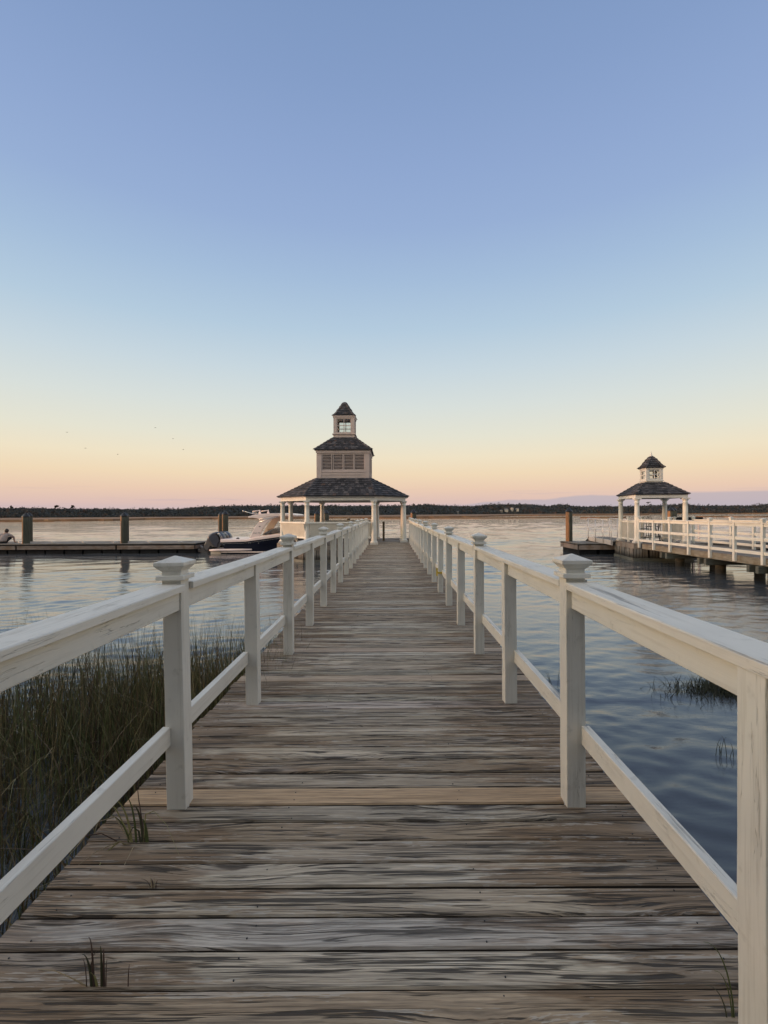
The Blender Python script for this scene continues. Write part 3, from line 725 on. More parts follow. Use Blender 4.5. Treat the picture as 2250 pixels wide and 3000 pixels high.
# platform
plat=inset(octo,.26)
if abs(plat[0][0])<1.5: plat=inset(octo,-.26)
PL=bpy.data.objects.new('platform',None); COL.objects.link(PL); PL.parent=G
m=MB()
y=-2.62
def clipx(yv,pts):
    xs=[]
    for a,b in zip(pts,pts[1:]+pts[:1]):
        if (a[1]-yv)*(b[1]-yv)<0: t=(yv-a[1])/(b[1]-a[1]); xs.append(a[0]+(b[0]-a[0])*t)
    return (min(xs),max(xs)) if len(xs)>1 else None
while y<2.6:
    c0=clipx(y+.005,plat); c1=clipx(y+.135,plat)
    if c0 and c1:
        m.add([(c0[0],y+.003,-.007),(c0[1],y+.003,-.007),(c1[1],y+.136,-.007),(c1[0],y+.136,-.007),(c0[0],y+.003,-.045),(c0[1],y+.003,-.045),(c1[1],y+.136,-.045),(c1[0],y+.136,-.045)],[(0,1,2,3),(0,1,5,4),(1,2,6,5),(2,3,7,6),(3,0,4,7),(4,5,6,7)])
    y+=.1396
m.build('floor_boards',M['wood_x'],PL)
def skirt(parent,pts,ztop,name='skirting'):
    f=MB(); s=MB(); bt=MB(); n=len(pts)
    for i in range(n):
        a=Vector(pts[i]);b=Vector(pts[(i+1)%n]); L=(b-a).length; ang=math.atan2((b-a).y,(b-a).x)
        Mx=Matrix.Translation((a.x,a.y,0))@Matrix.Rotation(ang,4,'Z')
        f.box((0.002,-.0,ztop-.20),(L-.002,.045,ztop),Mx)
        bt.box((0.01,-.03,WZ-.02),(L-.01,.03,WZ+.11),Mx)
        x=.02
        while x<L-.1:
            wd=random.uniform(.085,.10); s.box((x,.012+random.uniform(0,.006),WZ-.2),(x+wd,.034,ztop-.19),Mx); x+=wd+random.choice([.022,.025,.03,.09])
    f.build('fascia',M['wood_x'],parent); s.build(name,M['skirt'],parent); bt.build('waterline_beam',M['beam'],parent)
skirt(PL,plat,-.046)
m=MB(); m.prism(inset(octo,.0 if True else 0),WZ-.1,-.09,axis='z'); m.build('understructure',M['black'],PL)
# benches : slatted backs leaning outward
def bench(a,b,label,n):
    a=Vector(a);b=Vector(b); L=(b-a).length; ang=math.atan2((b-a).y,(b-a).x)
    t=thing('bench',label,'bench',(GX+a.x,GY+a.y,0),ang,'slat-backed benches built into the large gazebo')
    sl=MB(); g=.0; x=.0; wd=.075
    tilt=lambda yy,zz:(yy,zz)
    c=int(L/.088)
    for k in range(c):
        x0=L*k/c+.004; x1=L*(k+1)/c-.010
        sl.add([(x0,-.05,.38),(x1,-.05,.38),(x1,-.03,.38),(x0,-.03,.38),(x0,-.20,.95),(x1,-.20,.95),(x1,-.18,.95),(x0,-.18,.95)],[(0,1,2,3),(4,5,6,7),(0,1,5,4),(1,2,6,5),(2,3,7,6),(3,0,4,7)])
    sl.build('backrest',M['slat'],t)
    m=MB(); m.add([(.005,-.045,.37),(L-.005,-.045,.37),(L-.005,-.028,.37),(.005,-.028,.37),(.005,-.179,.94),(L-.005,-.179,.94),(L-.005,-.170,.94),(.005,-.170,.94)],[(0,1,2,3),(4,5,6,7),(0,1,5,4),(1,2,6,5),(2,3,7,6),(3,0,4,7)])
    m.build('backing_board',M['slat'],t)
    m=MB(); m.box((-.06,-.235,.945),(L+(.22 if L<2.5 else .02),-.145,1.02)); m.build('top_rail',M['railx'],t,.004)
    m=MB(); m.box((0,-.085,.27),(L,-.025,.36)); m.build('bottom_rail',M['railx'],t,.004)
    m=MB()
    for k in range(4): m.box((0,.0+k*.11,.40),(L,.10+k*.11,.435))
    m.build('seat',M['railx'],t,.003)
    for x in (.25,L/2,L-.25):
        m=MB(); m.add([(x-.03,.12,-.004),(x+.03,.12,-.004),(x+.03,.18,-.004),(x-.03,.18,-.004),(x-.03,-.03,.30),(x+.03,-.03,.30),(x+.03,.05,.398),(x-.03,.05,.398)],[(0,1,2,3),(4,5,6,7),(0,1,5,4),(1,2,6,5),(2,3,7,6),(3,0,4,7)]); m.build('leg',M['post'],t)
bench((-2.84,-.94),(-1.50,-2.38),'slatted bench on the angled left front of the large gazebo, its cream back leaning outward',0)
bench((-1.36,-2.33),(1.36,-2.33),'long slatted bench across the front of the large gazebo, behind the boardwalk railing',0)
bench((-2.93,.80),(-2.93,-.72),'slatted bench on the far left side of the large gazebo, behind its two left columns',0)
bench((1.36,2.33),(-1.36,2.33),'long bench across the back of the large gazebo, seen between its columns',0)
# gangway landing beyond the gazebo and a short post
m=MB(); 
for k in range(5): m.box((-1.1+.0,26.02+.14*k,-.06),(1.25,26.15+.14*k,-.012))
t=thing('landing','pinkish plank landing just beyond the back edge of the large gazebo','landing'); m.build('planks',M['wood_x'],t)
m=MB(); m.box((-1.08,26.0,-.3),(1.23,26.05,-.062)); m.build('fascia',M['wood_x'],t)
m=MB()
for x in (-1,1.1): m.lathe([(.12,WZ-2),(.12,-.07)],(x,26.4,0),12)
m.build('pile',M['wood_z'],t)
t=thing('post','short square grey post with a dark left side at the back of the large gazebo','post',(-.37,24.1,-.006))
m=MB(); m.loft([[(-.055,-.055,0),(.055,-.055,0),(.055,.055,0),(-.055,.055,0)],[(-.055,-.055,.97),(.055,-.055,.97),(.055,.055,.98),(-.055,.055,.98)]]); m.build('shaft',M['wood_z'],t,.004)
m=MB(); m.tube([(.05,-.06,.5),(.02,-.075,.47),(.01,-.075,.40)],.012,6); m.build('hook',M['steel'],t)

# ---- small gazebo
G2=thing('gazebo','small white four-column gazebo with windowed lantern on the right-hand dock','gazebo',(12.24,22.29,0),R(-7))
q=sqr(1.02)
for x,y in q: column(G2,x,y,2.02,.115,.098)
ringbeam(G2,q,.16,2.022,2.17)
m=MB(); m.prism(sqr(1.12),2.1705,2.195,axis='z'); m.build('soffit',M['trim'],G2)
roof(G2,sqr(1.15),sqr(.40),2.20,2.77,.14,.15,'lower_roof')
C=bpy.data.objects.new('windowed_lantern',None); COL.objects.link(C); C.parent=G2
wall_with_window(C,.368,2.72,3.46,.25,2.90,3.36,'trim',.04,'lantern_wall')
for k in range(4): sash(C,k,.368,.25,2.90,3.36,'trim',2,2,.034)
m=MB(); m.prism(sqr(.40),2.82,2.85,axis='z'); m.build('lantern_ledge',M['trim'],C,.003)
m=MB(); m.prism(sqr(.385),3.38,3.42,axis='z'); m.prism(sqr(.395),3.4195,3.46,axis='z'); m.build('lantern_cornice',M['trim'],C,.003)
roof(G2,sqr(.43),sqr(.01),3.465,4.0,.13,.14,'top_roof',[(0,3.465),(.2,3.545),(.6,3.83),(.97,4.02)])
m=MB(); m.lathe([(.05,3.99),(.085,4.0),(.085,4.03),(.045,4.05),(.05,4.08),(.03,4.12),(.006,4.24)],(0,0,0),10); m.build('finial',M['trim'],G2)
P2=bpy.data.objects.new('platform',None); COL.objects.link(P2); P2.parent=G2
m=MB(); y=-1.25
while y<1.2: m.box((-1.25,y+.003,-.045),(1.25,y+.136,-.005)); y+=.1396
m.build('floor_boards',M['wood_x'],P2); skirt(P2,sqr(1.25),-.046)
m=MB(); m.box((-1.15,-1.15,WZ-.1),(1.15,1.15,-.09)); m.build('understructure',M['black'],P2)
# baluster railings of the small gazebo (left side, back)
def balrail(p0,p1,label,newel=True):
    a=Vector(p0);b=Vector(p1); L=(b-a).length; ang=math.atan2((b-a).y,(b-a).x)
    Mx=Matrix.Translation((a.x,a.y,0))@Matrix.Rotation(ang,4,'Z'); A=G2.location; Rg=Matrix.Translation(A)@Matrix.Rotation(R(-7),4,'Z')
    W_=Rg@Mx
    t=thing('balustrade',label,'railing'); t.matrix_world=W_
    m=MB(); m.box((0,-.06,.985),(L,.06,1.02)); m.build('top_rail',M['railx'],t,.003)
    m=MB(); m.box((0,-.02,.90),(L,.02,.9845)); m.box((0,-.02,.10),(L,.02,.18)); m.build('rail',M['railx'],t,.003)
    m=MB(); n=int(L/.105)
    for k in range(n):
        x=L*(k+.5)/n; m.box((x-.016,-.016,.1805),(x+.016,.016,.8995))
    m.build('balusters',M['slat'],t)
    if newel:
        m=MB(); m.box((L/2-.045,-.045+.0,-.004),(L/2+.045,.045,1.10)); o=m.build('newel_post',M['post'],t,.003)
        m=MB(); 
        def s4(w_,z_): return [(L/2-w_,-w_,z_),(L/2+w_,-w_,z_),(L/2+w_,w_,z_),(L/2-w_,w_,z_)]
        m.loft([s4(.048,1.1005),s4(.075,1.13),s4(.075,1.148),s4(.004,1.175)]); m.build('post_cap',M['post'],o)
balrail((-1.02,-.88),(-1.02,.88),'white baluster railing on the left side of the small gazebo')
balrail((-.88,1.02),(.88,1.02),'white baluster railing across the back of the small gazebo')
balrail((1.02,.88),(1.02,-.88),'white baluster railing on the right side of the small gazebo')
# ---- right-hand pier
W2=thing('pier','weathered raised pier running from the small gazebo toward the right edge','pier')
m=MB(); y=9.0
while y<21.0: m.box((11.12,y+.003,-.04),(13.42,y+.136,random.uniform(-.006,-.001))); y+=.1396
m.build('decking',M['wood_x'],W2)
for x in (11.11,13.40):
    m=MB(); m.box((x-.0,9.0,-.235),(x+.045,20.98,-.041)); m.build('stringer',M['stringer'],W2)
for y in (18.9,16.55,14.2,11.85,9.5):
    m=MB(); m.box((10.95,y-.06,-.46),(13.6,y+.06,-.24)); m.box((10.95,y+.30,-.46),(13.6,y+.42,-.24)); m.build('cross_beam',M['beam'],W2)
    for x in (11.62,13.0):
        m=MB(); m.lathe([(.17,WZ-2.2),(.165,-.245)],(x,y+.18,0),16); m.build('pile',M['wood_z'],W2)
def rail2(x,s,label):
    r=thing('railing',label,'railing')
    ys=[21.15-1.175*k for k in range(11)]
    for k,y in enumerate(ys):
        cap=(k%2==0); h=1.132 if cap else 1.03
        m=MB(); m.box((-.045,-.045,-.20),(.045,.045,h)); o=m.build('post',M['post'],r,.003); o.location=(x,y,0)
        if cap: finial(h,o)
    for a,b in zip(ys,ys[2:]):
        if ys.index(a)%2==0:
            m=MB(); m.box((x-.06,b+.046,1.032),(x+.08,a-.046,1.064)); m.build('cap_rail',M['rail'],r,.003)
    for a,b in zip(ys,ys[1:]):
        m=MB(); m.box((x-.02,b+.0455,.935),(x+.02,a-.0455,1.031)); m.build('rail_apron',M['rail'],r,.003)
        for z in (.50,.09):
            m=MB(); m.box((x-.02,b+.0455,z),(x+.02,a-.0455,z+.10)); m.build('mid_rail',M['rail'],r,.003)
    return r
rail2(11.06,1,'white three-rail railing on the near, water-facing side of the right-hand pier')
rail2(13.48,-1,'white three-rail railing on the far side of the right-hand pier')
# ---- right float and gangway
F=thing('floating_dock','grey plank floating dock beyond the small gazebo, its left end glowing pink','floating dock')
def floatdock(t,x0,x1,y0,y1,seg=5.4):
    top=WZ+.56; m=MB(); x=x0
    while x<x1-.05: m.box((x+.003,y0+.02,top-.035),(min(x1,x+.137),y1-.02,top+random.uniform(-.003,0))); x+=.14
    m.build('deck_boards',M['wood_y'],t)
    m=MB(); n=max(1,round((x1-x0)/seg)); w=(x1-x0)/n
    for k in range(n):
        for yy in (y0-.02,y1-.02): m.box((x0+w*k+.05,yy,top-.31),(x0+w*(k+1)-.05,yy+.04,top-.072))
    for xx in (x0-.02,x1-.02): m.box((xx,y0+.03,top-.31),(xx+.04,y1-.03,top-.072))
    m.build('fascia_boards',M['float_face'],t)
    m=MB(); m.box((x0-.03,y0-.035,top-.0705),(x1+.03,y1+.035,top-.0355)); m.build('rubber_bumper',M['black'],t)
    m=MB(); x=x0+.1
    while x<x1-.8:
        m.box((x,y0+.08,WZ-.15),(x+.9,y1-.08,top-.32)); x+=1.05
    m.box((x0+.05,y0+.12,top-.31),(x1-.05,y1-.12,top-.073)); m.build('float_drum',M['float'],t)
floatdock(F,9.62,22.0,24.4,26.9)
GW=thing('gangway','aluminium-railed gangway from the small gazebo down to the floating dock','gangway')
m=MB()
def gy(t): return 23.45+t*2.85
def gz(t): return -.02+.06*0-.02*t
for x in (10.93,12.03):
    m.add([(x,gy(0),-.25),(x+.04,gy(0),-.25),(x+.04,gy(0),-.0),(x,gy(0),-.0),(x,gy(1),-.16),(x+.04,gy(1),-.16),(x+.04,gy(1),.055),(x,gy(1),.055)],[(0,1,2,3),(4,5,6,7),(0,1,5,4),(1,2,6,5),(2,3,7,6),(3,0,4,7)])
m.build('side_beam',M['alu'],GW)
m=MB(); m.add([(10.975,gy(0),-.03),(12.025,gy(0),-.03),(12.025,gy(1),.03),(10.975,gy(1),.03),(10.975,gy(0),-.06),(12.025,gy(0),-.06),(12.025,gy(1),0),(10.975,gy(1),0)],[(0,1,2,3),(4,5,6,7),(0,1,5,4),(1,2,6,5),(2,3,7,6),(3,0,4,7)]); m.build('tread',M['wood_x'],GW)
m=MB(); m.add([(10.98,gy(1),.03),(12.02,gy(1),.03),(12.02,gy(1)+.5,WZ+.565),(10.98,gy(1)+.5,WZ+.565),(10.98,gy(1),.0),(12.02,gy(1),.0),(12.02,gy(1)+.5,WZ+.561),(10.98,gy(1)+.5,WZ+.561)],[(0,1,2,3),(4,5,6,7),(0,1,5,4),(1,2,6,5),(2,3,7,6),(3,0,4,7)]); m.build('toe_plate',M['iron'],GW)
for x in (10.91,12.09):
    m=MB(); m.tube([(x,gy(-.02),.98),(x,gy(.97),1.06),(x,gy(1.02),1.02),(x,gy(1.03),.85),(x,gy(1.0),.6)],.019,8); m.tube([(x,gy(0),.44),(x,gy(1),.50)],.016,8); m.build('handrail',M['alu'],GW)
    for k in range(4):
        m=MB(); t_=.02+k*.32; m.tube([(x,gy(t_),-.2),(x,gy(t_),.985+.08*t_)],.019,8); m.build('rail_post',M['alu'],GW)
def flatten(e):
    g=e.parent
    for ch in list(e.children):
        loc=ch.location+e.location; ch.parent=g; ch.location=loc
    bpy.data.objects.remove(e)
for e in (T,C3,PL,C,P2): flatten(e)
# ================================================================== LEFT FLOAT
FL=thing('floating_dock','long grey floating dock crossing the left of the river, a person sitting on it','floating dock')
def floatleft():
    t=FL; top=WZ+.56; y0,y1=26.3,28.8; x0,x1=-31.88,-10.85
    m=MB(); x=x0
    while x<x1-.05: m.box((x+.003,y0+.02,top-.035),(min(x1,x+.137),y1-.02,top+random.uniform(-.003,0))); x+=.14
    m.build('deck_boards',M['wood_y'],t)
    m=MB(); x=x0
    while x<x1-.1:
        e=min(x1,x+5.55)
        for yy in (y0-.02,y1-.02):
            m.box((x+.05,yy,top-.20),(e-.05,yy+.04,top-.080)); m.box((x+.05,yy,top-.325),(e-.05,yy+.04,top-.204))
        x=e
    m.box((x1-.02,y0+.03,top-.31),(x1+.02,y1-.03,top-.072))
    m.build('fascia_boards',M['float_face'],t)
    m=MB(); m.box((x0-.03,y0-.035,top-.112),(x1+.03,y1+.035,top-.0355)); m.build('rubber_bumper',M['black'],t)
    m=MB(); m.box((x0-.03,y0-.04,top-.0350),(x1+.03,y0+.015,top-.002)); m.build('edge_board',M['wood_x'],t)
    m=MB(); x=x0+.1
    while x<x1-.5: m.box((x,y0+.08,WZ-.15),(min(x+.95,x1),y1-.08,top-.33)); x+=1.05
    m.box((x0+.05,y0+.12,top-.31),(x1-.05,y1-.12,top-.073)); m.build('float_drum',M['float'],t)
    for px in (60,157,247,337,440,530):
        X=(px-1145)/FPX*26.55; m=MB()
        m.tube([(X-.14,26.55,top+.09),(X-.06,26.55,top+.075),(X+.06,26.55,top+.075),(X+.14,26.55,top+.09)],.018,6)
        for s in (-.05,.05): m.tube([(X+s,26.55,top-.01),(X+s,26.55,top+.075)],.018,6)
        m.build('cleat',M['steel'],t)
floatleft()
m=MB(); X=(1700-1145)/FPX*24.8; top=WZ+.56
m.tube([(X-.14,25.0,top+.09),(X-.06,25.0,top+.075),(X+.06,25.0,top+.075),(X+.14,25.0,top+.09)],.016,6)
for s in (-.05,.05): m.tube([(X+s,25.0,top-.01),(X+s,25.0,top+.075)],.016,6)
m.build('cleat',M['steel'],F)
# ================================================================== PILES
def pile(px,Z,above,label,r=.185,group=None,seed=0):
    X=(px-1145)/FPX*Z; t=thing('dock_pile',label,'pile',(X,Z,WZ),random.uniform(-.2,.2),group)
    h=EYE+above-WZ; m=MB(); n=18; rings=[]
    for k in range(12):
        z=-2+(h-.22+2)*k/11; rr=r*(1.03-.06*k/11)
        rings.append([(rr*math.cos(2*math.pi*j/n)*(1+random.uniform(-.012,.012)),rr*math.sin(2*math.pi*j/n)*(1+random.uniform(-.012,.012)),z) for j in range(n)])
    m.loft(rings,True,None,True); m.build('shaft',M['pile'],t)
    m=MB(); m.lathe([(r*1.03,h-.27),(r*1.05,h-.22),(r*1.0,h-.20),(.012,h)],(0,0,0),12,False); m.build('pile_cap',M['cap'],t)
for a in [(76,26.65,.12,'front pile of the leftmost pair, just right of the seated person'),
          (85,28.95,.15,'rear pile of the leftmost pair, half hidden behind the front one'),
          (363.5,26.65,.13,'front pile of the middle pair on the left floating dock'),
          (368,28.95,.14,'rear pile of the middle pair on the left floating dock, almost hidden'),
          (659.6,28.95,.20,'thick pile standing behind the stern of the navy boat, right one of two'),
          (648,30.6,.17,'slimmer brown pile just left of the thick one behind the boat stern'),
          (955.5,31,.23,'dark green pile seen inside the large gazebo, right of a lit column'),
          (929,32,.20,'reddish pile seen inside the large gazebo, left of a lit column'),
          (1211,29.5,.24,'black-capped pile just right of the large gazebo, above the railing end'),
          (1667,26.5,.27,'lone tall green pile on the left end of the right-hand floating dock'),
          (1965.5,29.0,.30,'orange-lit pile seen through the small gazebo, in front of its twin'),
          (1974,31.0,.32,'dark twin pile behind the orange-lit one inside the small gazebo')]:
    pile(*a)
X=(1021-1145)/FPX*27.3
t=thing('post','short reddish post top rising behind the long front bench of the large gazebo','post',(X,27.3,WZ)); m=MB()
m.lathe([(.09,-2),(.09,EYE-.33-WZ)],(0,0,0),10); m.build('shaft',M['wood_z'],t); m=MB(); m.lathe([(.12,EYE-.329-WZ),(.12,EYE-.30-WZ),(.02,EYE-.24-WZ)],(0,0,0),10,False); m.build('post_cap',M['gear'],t)
# ================================================================== BOAT
def hor(px): return 1503-(px-1125)*.0045
def q(px,py,Z): return ((px-1145)/FPX*Z, EYE-(py-hor(px))*Z/FPX)
B=thing('motor_boat','navy-hulled motor boat with cream hardtop and raised outboards, moored left of the large gazebo','boat')
BY=27.35
def puff(poly,yc,hw,prof=((-1,.78),(-.82,.95),(-.4,1),(.4,1),(.82,.95),(1,.78)),tint=None,smooth=True):
    m=MB(); c=(sum(p[0] for p in poly)/len(poly),sum(p[1] for p in poly)/len(poly)); rings=[]
    for d,s in prof: rings.append([(c[0]+(p[0]-c[0])*s,yc+d*hw,c[1]+(p[1]-c[1])*s) for p in poly])
    return m.loft(rings,True,tint,smooth)
def interp(tab,x):
    for (a,ya),(b,yb) in zip(tab,tab[1:]):
        if a<=x<=b: return ya+(yb-ya)*(x-a)/(b-a)
    return tab[0][1] if x<tab[0][0] else tab[-1][1]
sheer=[(-9.35,-.17),(-8.3,-.14),(-7.9,-.12),(-7.0,.0),(-6.2,.11),(-4.8,.22),(-3,.33),(-.9,.45)]
capz=[(-9.35,.01),(-7.8,.0),(-7.4,.12),(-6.2,.29),(-4.8,.38),(-3,.46),(-.9,.55)]
beam=[(-9.35,1.32),(-7.5,1.40),(-5,1.38),(-3.4,1.15),(-2.2,.75),(-1.3,.30),(-.95,.04)]
xs=[-9.35,-9.0,-8.3,-7.9,-7.4,-7,-6.2,-5.5,-4.8,-4,-3.4,-3,-2.6,-2.2,-1.8,-1.5,-1.3,-1.1,-.95]
rings=[];cap=[]
for x in xs:
    b=interp(beam,x); s=interp(sheer,x); rk=.18 if x<-9.3 else 0
    rings.append([(x+rk*0,BY-b,s),(x+(.25 if x<-9.3 else 0),BY-b*.95,WZ+.14),(x+(.3 if x<-9.3 else 0),BY-b*.84,WZ-.08),(x+.3*(x<-9.3),BY,WZ-.4*min(1,b)),(x+.3*(x<-9.3),BY+b*.84,WZ-.08),(x+.25*(x<-9.3),BY+b*.95,WZ+.14),(x,BY+b,s)])
    zc=interp(capz,x); cap.append([(x,BY-b-.035,s),(x,BY-b-.03,zc-.03),(x,BY-b+.02,zc),(x,BY+b-.02,zc),(x,BY+b+.03,zc-.03),(x,BY+b+.035,s)])
m=MB(); m.loft(rings,True); m.build('hull',M['navy'],B)
m=MB(); m.loft(cap,True); m.build('deck',M['gel'],B,.02,2)
m=MB()
for k in range(len(xs)-8):
    a,b_=xs[k]+.02,xs[k+1]
    def yb(x): return BY-interp(beam,x)*.965
    m.add([(a,yb(a)-.018,WZ+.05),(b_,yb(b_)-.018,WZ+.05),(b_,yb(b_)-.018,WZ+.11),(a,yb(a)-.018,WZ+.11),(a,yb(a)+.05,WZ+.05),(b_,yb(b_)+.05,WZ+.05),(b_,yb(b_)+.05,WZ+.11),(a,yb(a)+.05,WZ+.11)],[(0,1,2,3),(3,2,6,7),(0,1,5,4),(4,5,6,7)])
m.build('boot_stripe',M['gel'],B)
m=MB(); z0=lambda x:interp(sheer,x)-.03
for a,b_ in zip(xs[:12],xs[1:13]):
    ya,yb_=BY-interp(beam,a)-.012,BY-interp(beam,b_)-.012
    m.add([(a,ya,z0(a)-.06),(b_,yb_,z0(b_)-.06),(b_,yb_,z0(b_)-.035),(a,ya,z0(a)-.035),(a,ya+.05,z0(a)-.06),(b_,yb_+.05,z0(b_)-.06),(b_,yb_+.05,z0(b_)-.035),(a,ya+.05,z0(a)-.035)],[(0,1,2,3),(3,2,6,7),(0,1,5,4)])
m.build('rub_rail',M['steel'],B)
m=MB(); m.tube([(-9.95,BY-1.33,-.60),(-9.5,BY-1.36,-.585),(-8.2,BY-1.37,-.575),(-7.62,BY-1.36,-.565)],[.05,.062,.062,.045],10); m.box((-9.93,BY-1.33,-.64),(-9.2,BY+1.33,-.56)); m.build('swim_platform',M['gel'],B,.01)
m=MB(); m.box((-9.9,BY-1.3,WZ-.05),(-9.35,BY+1.3,-.645)); m.build('platform_underside',M['gelin'],B)
m=MB(); 
for px in (656,729,734,757): 
    x,z=q(px,1596 if px<700 else 1591,25.95); m.lathe([(.03,0),(.03,.02)],(0,0,0),8,M=Matrix.Translation((x,BY-1.40,z))@Matrix.Rotation(R(90),4,'X'))
m.build('drain_fittings',M['steel'],B)
def z1(X,Y,Z=26.05): return q(720+X/9.217,1490+Y/9.217,Z)
arm=[z1(*p) for p in [(90,835),(130,735),(200,590),(250,500),(300,425),(375,345),(383,300),(340,275),(480,200),(640,200),(780,215),(880,215),(800,245),(700,290),(620,345),(560,400),(500,475),(450,560),(400,670),(345,815)]]
for yc,mt in ((BY-1.27,'gel'),(BY+1.27,'gelin')):
    m=MB(); m.prism(arm,yc-.07,yc+.07); m.build('hardtop_support',M[mt],B,.012)
top=[z1(*p) for p in [(70,245),(65,215),(180,180),(330,155),(500,135),(700,127),(880,124),(1100,132),(1280,152),(1385,182),(1250,196),(880,206),(560,218),(380,285),(340,275),(300,262),(200,247)]]
m=MB(); rings=[]
c=(sum(p[0] for p in top)/len(top),sum(p[1] for p in top)/len(top))
for d,s in ((-1.36,.93),(-1.34,.99),(-1.2,1),(0,1.0),(1.2,1),(1.34,.99),(1.36,.93)):
    rings.append([(c[0]+(p[0]-c[0])*(s if abs(d)>1.3 else 1),BY+d,c[1]+(p[1]-c[1])*(s)) for p in top])
m.loft(rings,True,None,False); m.build('hardtop',M['gel'],B,.01)
# fold line rails, outriggers, antennas
for yc in (BY-1.38,BY+1.3):
    m=MB()
    a=z1(385,280);b=z1(560,262);c_=z1(880,208); m.tube([(a[0],yc,a[1]),(b[0],yc,b[1]),(c_[0],yc,c_[1])],.016,6)
    a=z1(375,362);b=z1(640,275);c_=z1(880,225); m.tube([(a[0],yc,a[1]),(b[0],yc,b[1]),(c_[0],yc,c_[1])],.016,6); m.build('support_rail',M['steel'],B)
for k,yy in enumerate((BY-1.0,BY+.9)):
    m=MB(); a=q(712,1497-k*.0+k*5,26.3); b=z1(290,165,26.3); m.tube([(a[0],yy,a[1]),(b[0],yy,b[1])],.022,6); m.lathe([(.04,-.03),(.04,.03)],(a[0],yy,a[1]),8); m.build('outrigger',M['steel'],B)
for k,(X,Y) in enumerate(((335,150),(478,145))):
    a=z1(X,Y,26.6); m=MB(); m.lathe([(.07,0),(.065,.10),(.04,.14),(.03,.2),(.04,.24)],(a[0],BY-.4+k*.7,a[1]),10); m.tube([(a[0],BY-.4+k*.7,a[1]+.21),(a[0]-.42,BY-.4+k*.7,a[1]+.16)],.026,8); m.build('radar_scanner',M['gel'],B)
# windshield, helm and seats
m=MB(); pts=[z1(*p) for p in [(420,700),(600,600),(700,560),(880,490),(880,505),(700,585),(620,640),(470,708)]]; m.prism(pts,BY-1.2,BY-1.16); m.build('windshield_frame',M['steel'],B)
pts=[z1(*p) for p in [(470,700),(700,585),(890,505),(1040,470),(1080,640),(880,655),(600,690)]]; m=MB(); m.prism(pts,BY-1.19,BY-1.175); m.build('windshield_glass',M['tint'],B)
pts=[z1(*p) for p in [(420,690),(520,712),(640,695),(880,655),(1040,632),(1040,615),(880,640),(640,678),(500,690)]]; m=MB(); m.prism(pts,BY-1.26,BY-1.20); m.build('windshield_gasket',M['black'],B)
for X0,X1,Y0,mt in ((480,570,560,'gear'),(600,770,580,'gelin')):
    pts=[z1(*p) for p in [(X0,Y0),(X1,Y0+8),(X1+10,720),(X0-5,720)]]; m=MB(); m.prism(pts,BY-.5,BY+.4); m.build('helm_seat' if mt=='gear' else 'console',M[mt],B,.03,2)
m=MB(); pts=[q(*p) for p in [(661,1578,26.6),(678,1578,26.6),(678,1583,26.6),(661,1583,26.6)]]; m.prism(pts,BY-.9,BY+.9); m.build('stern_hatch',M['gelin'],B,.01)
m=MB(); x,z=q(699,1577.5,26.6); m.lathe([(.09,-.1),(.10,.0),(.05,.06)],(x,BY-.9,z),10); m.build('winch',M['black'],B)
m=MB(); pts=[z1(*p) for p in [(350,480),(375,468),(405,470),(400,485),(385,498),(365,490)]]; m.prism(pts,BY-1.346,BY-1.341); m.build('emblem',M['mark'],B)
def text(s,size,loc,parent,name,shear=.35):
    cu=bpy.data.curves.new('t','FONT'); cu.body=s; cu.size=size; cu.shear=shear; cu.extrude=.002
    o=bpy.data.objects.new('t',cu); COL.objects.link(o); dg=bpy.context.evaluated_depsgraph_get()
    me=bpy.data.meshes.new_from_object(o.evaluated_get(dg)); bpy.data.objects.remove(o)
    me.transform(Matrix.Translation(loc)@Matrix.Rotation(R(90),4,'X')); me.materials.clear(); me.materials.append(M['mark'])
    r=bpy.data.objects.new(name,me); COL.objects.link(r); r.parent=parent
x,z=z1(192,672); text('Grady-White',.088,(x,BY-1.3425,z),B,'lettering')
def z2(X,Y,Z=26.7): return q(560+X/8.295,1540+Y/8.295,Z)
cowl=[z2(*p) for p in [(412,262),(450,220),(500,185),(550,163),(610,150),(670,150),(720,170),(765,205),(795,250),(815,295),(822,325),(780,340),(720,375),(680,430),(655,500),(640,535),(600,520),(520,450),(440,360),(410,300)]]
mid=[z2(*p) for p in [(402,290),(430,318),(490,385),(560,450),(600,520),(540,520),(480,470),(440,530),(415,600),(385,625),(340,600),(285,525),(330,430)]]
low=[z2(*p) for p in [(288,515),(345,600),(405,640),(385,700),(300,700),(215,650),(150,640),(122,600),(130,575),(180,575),(232,560),(185,500),(215,478),(262,520)]]
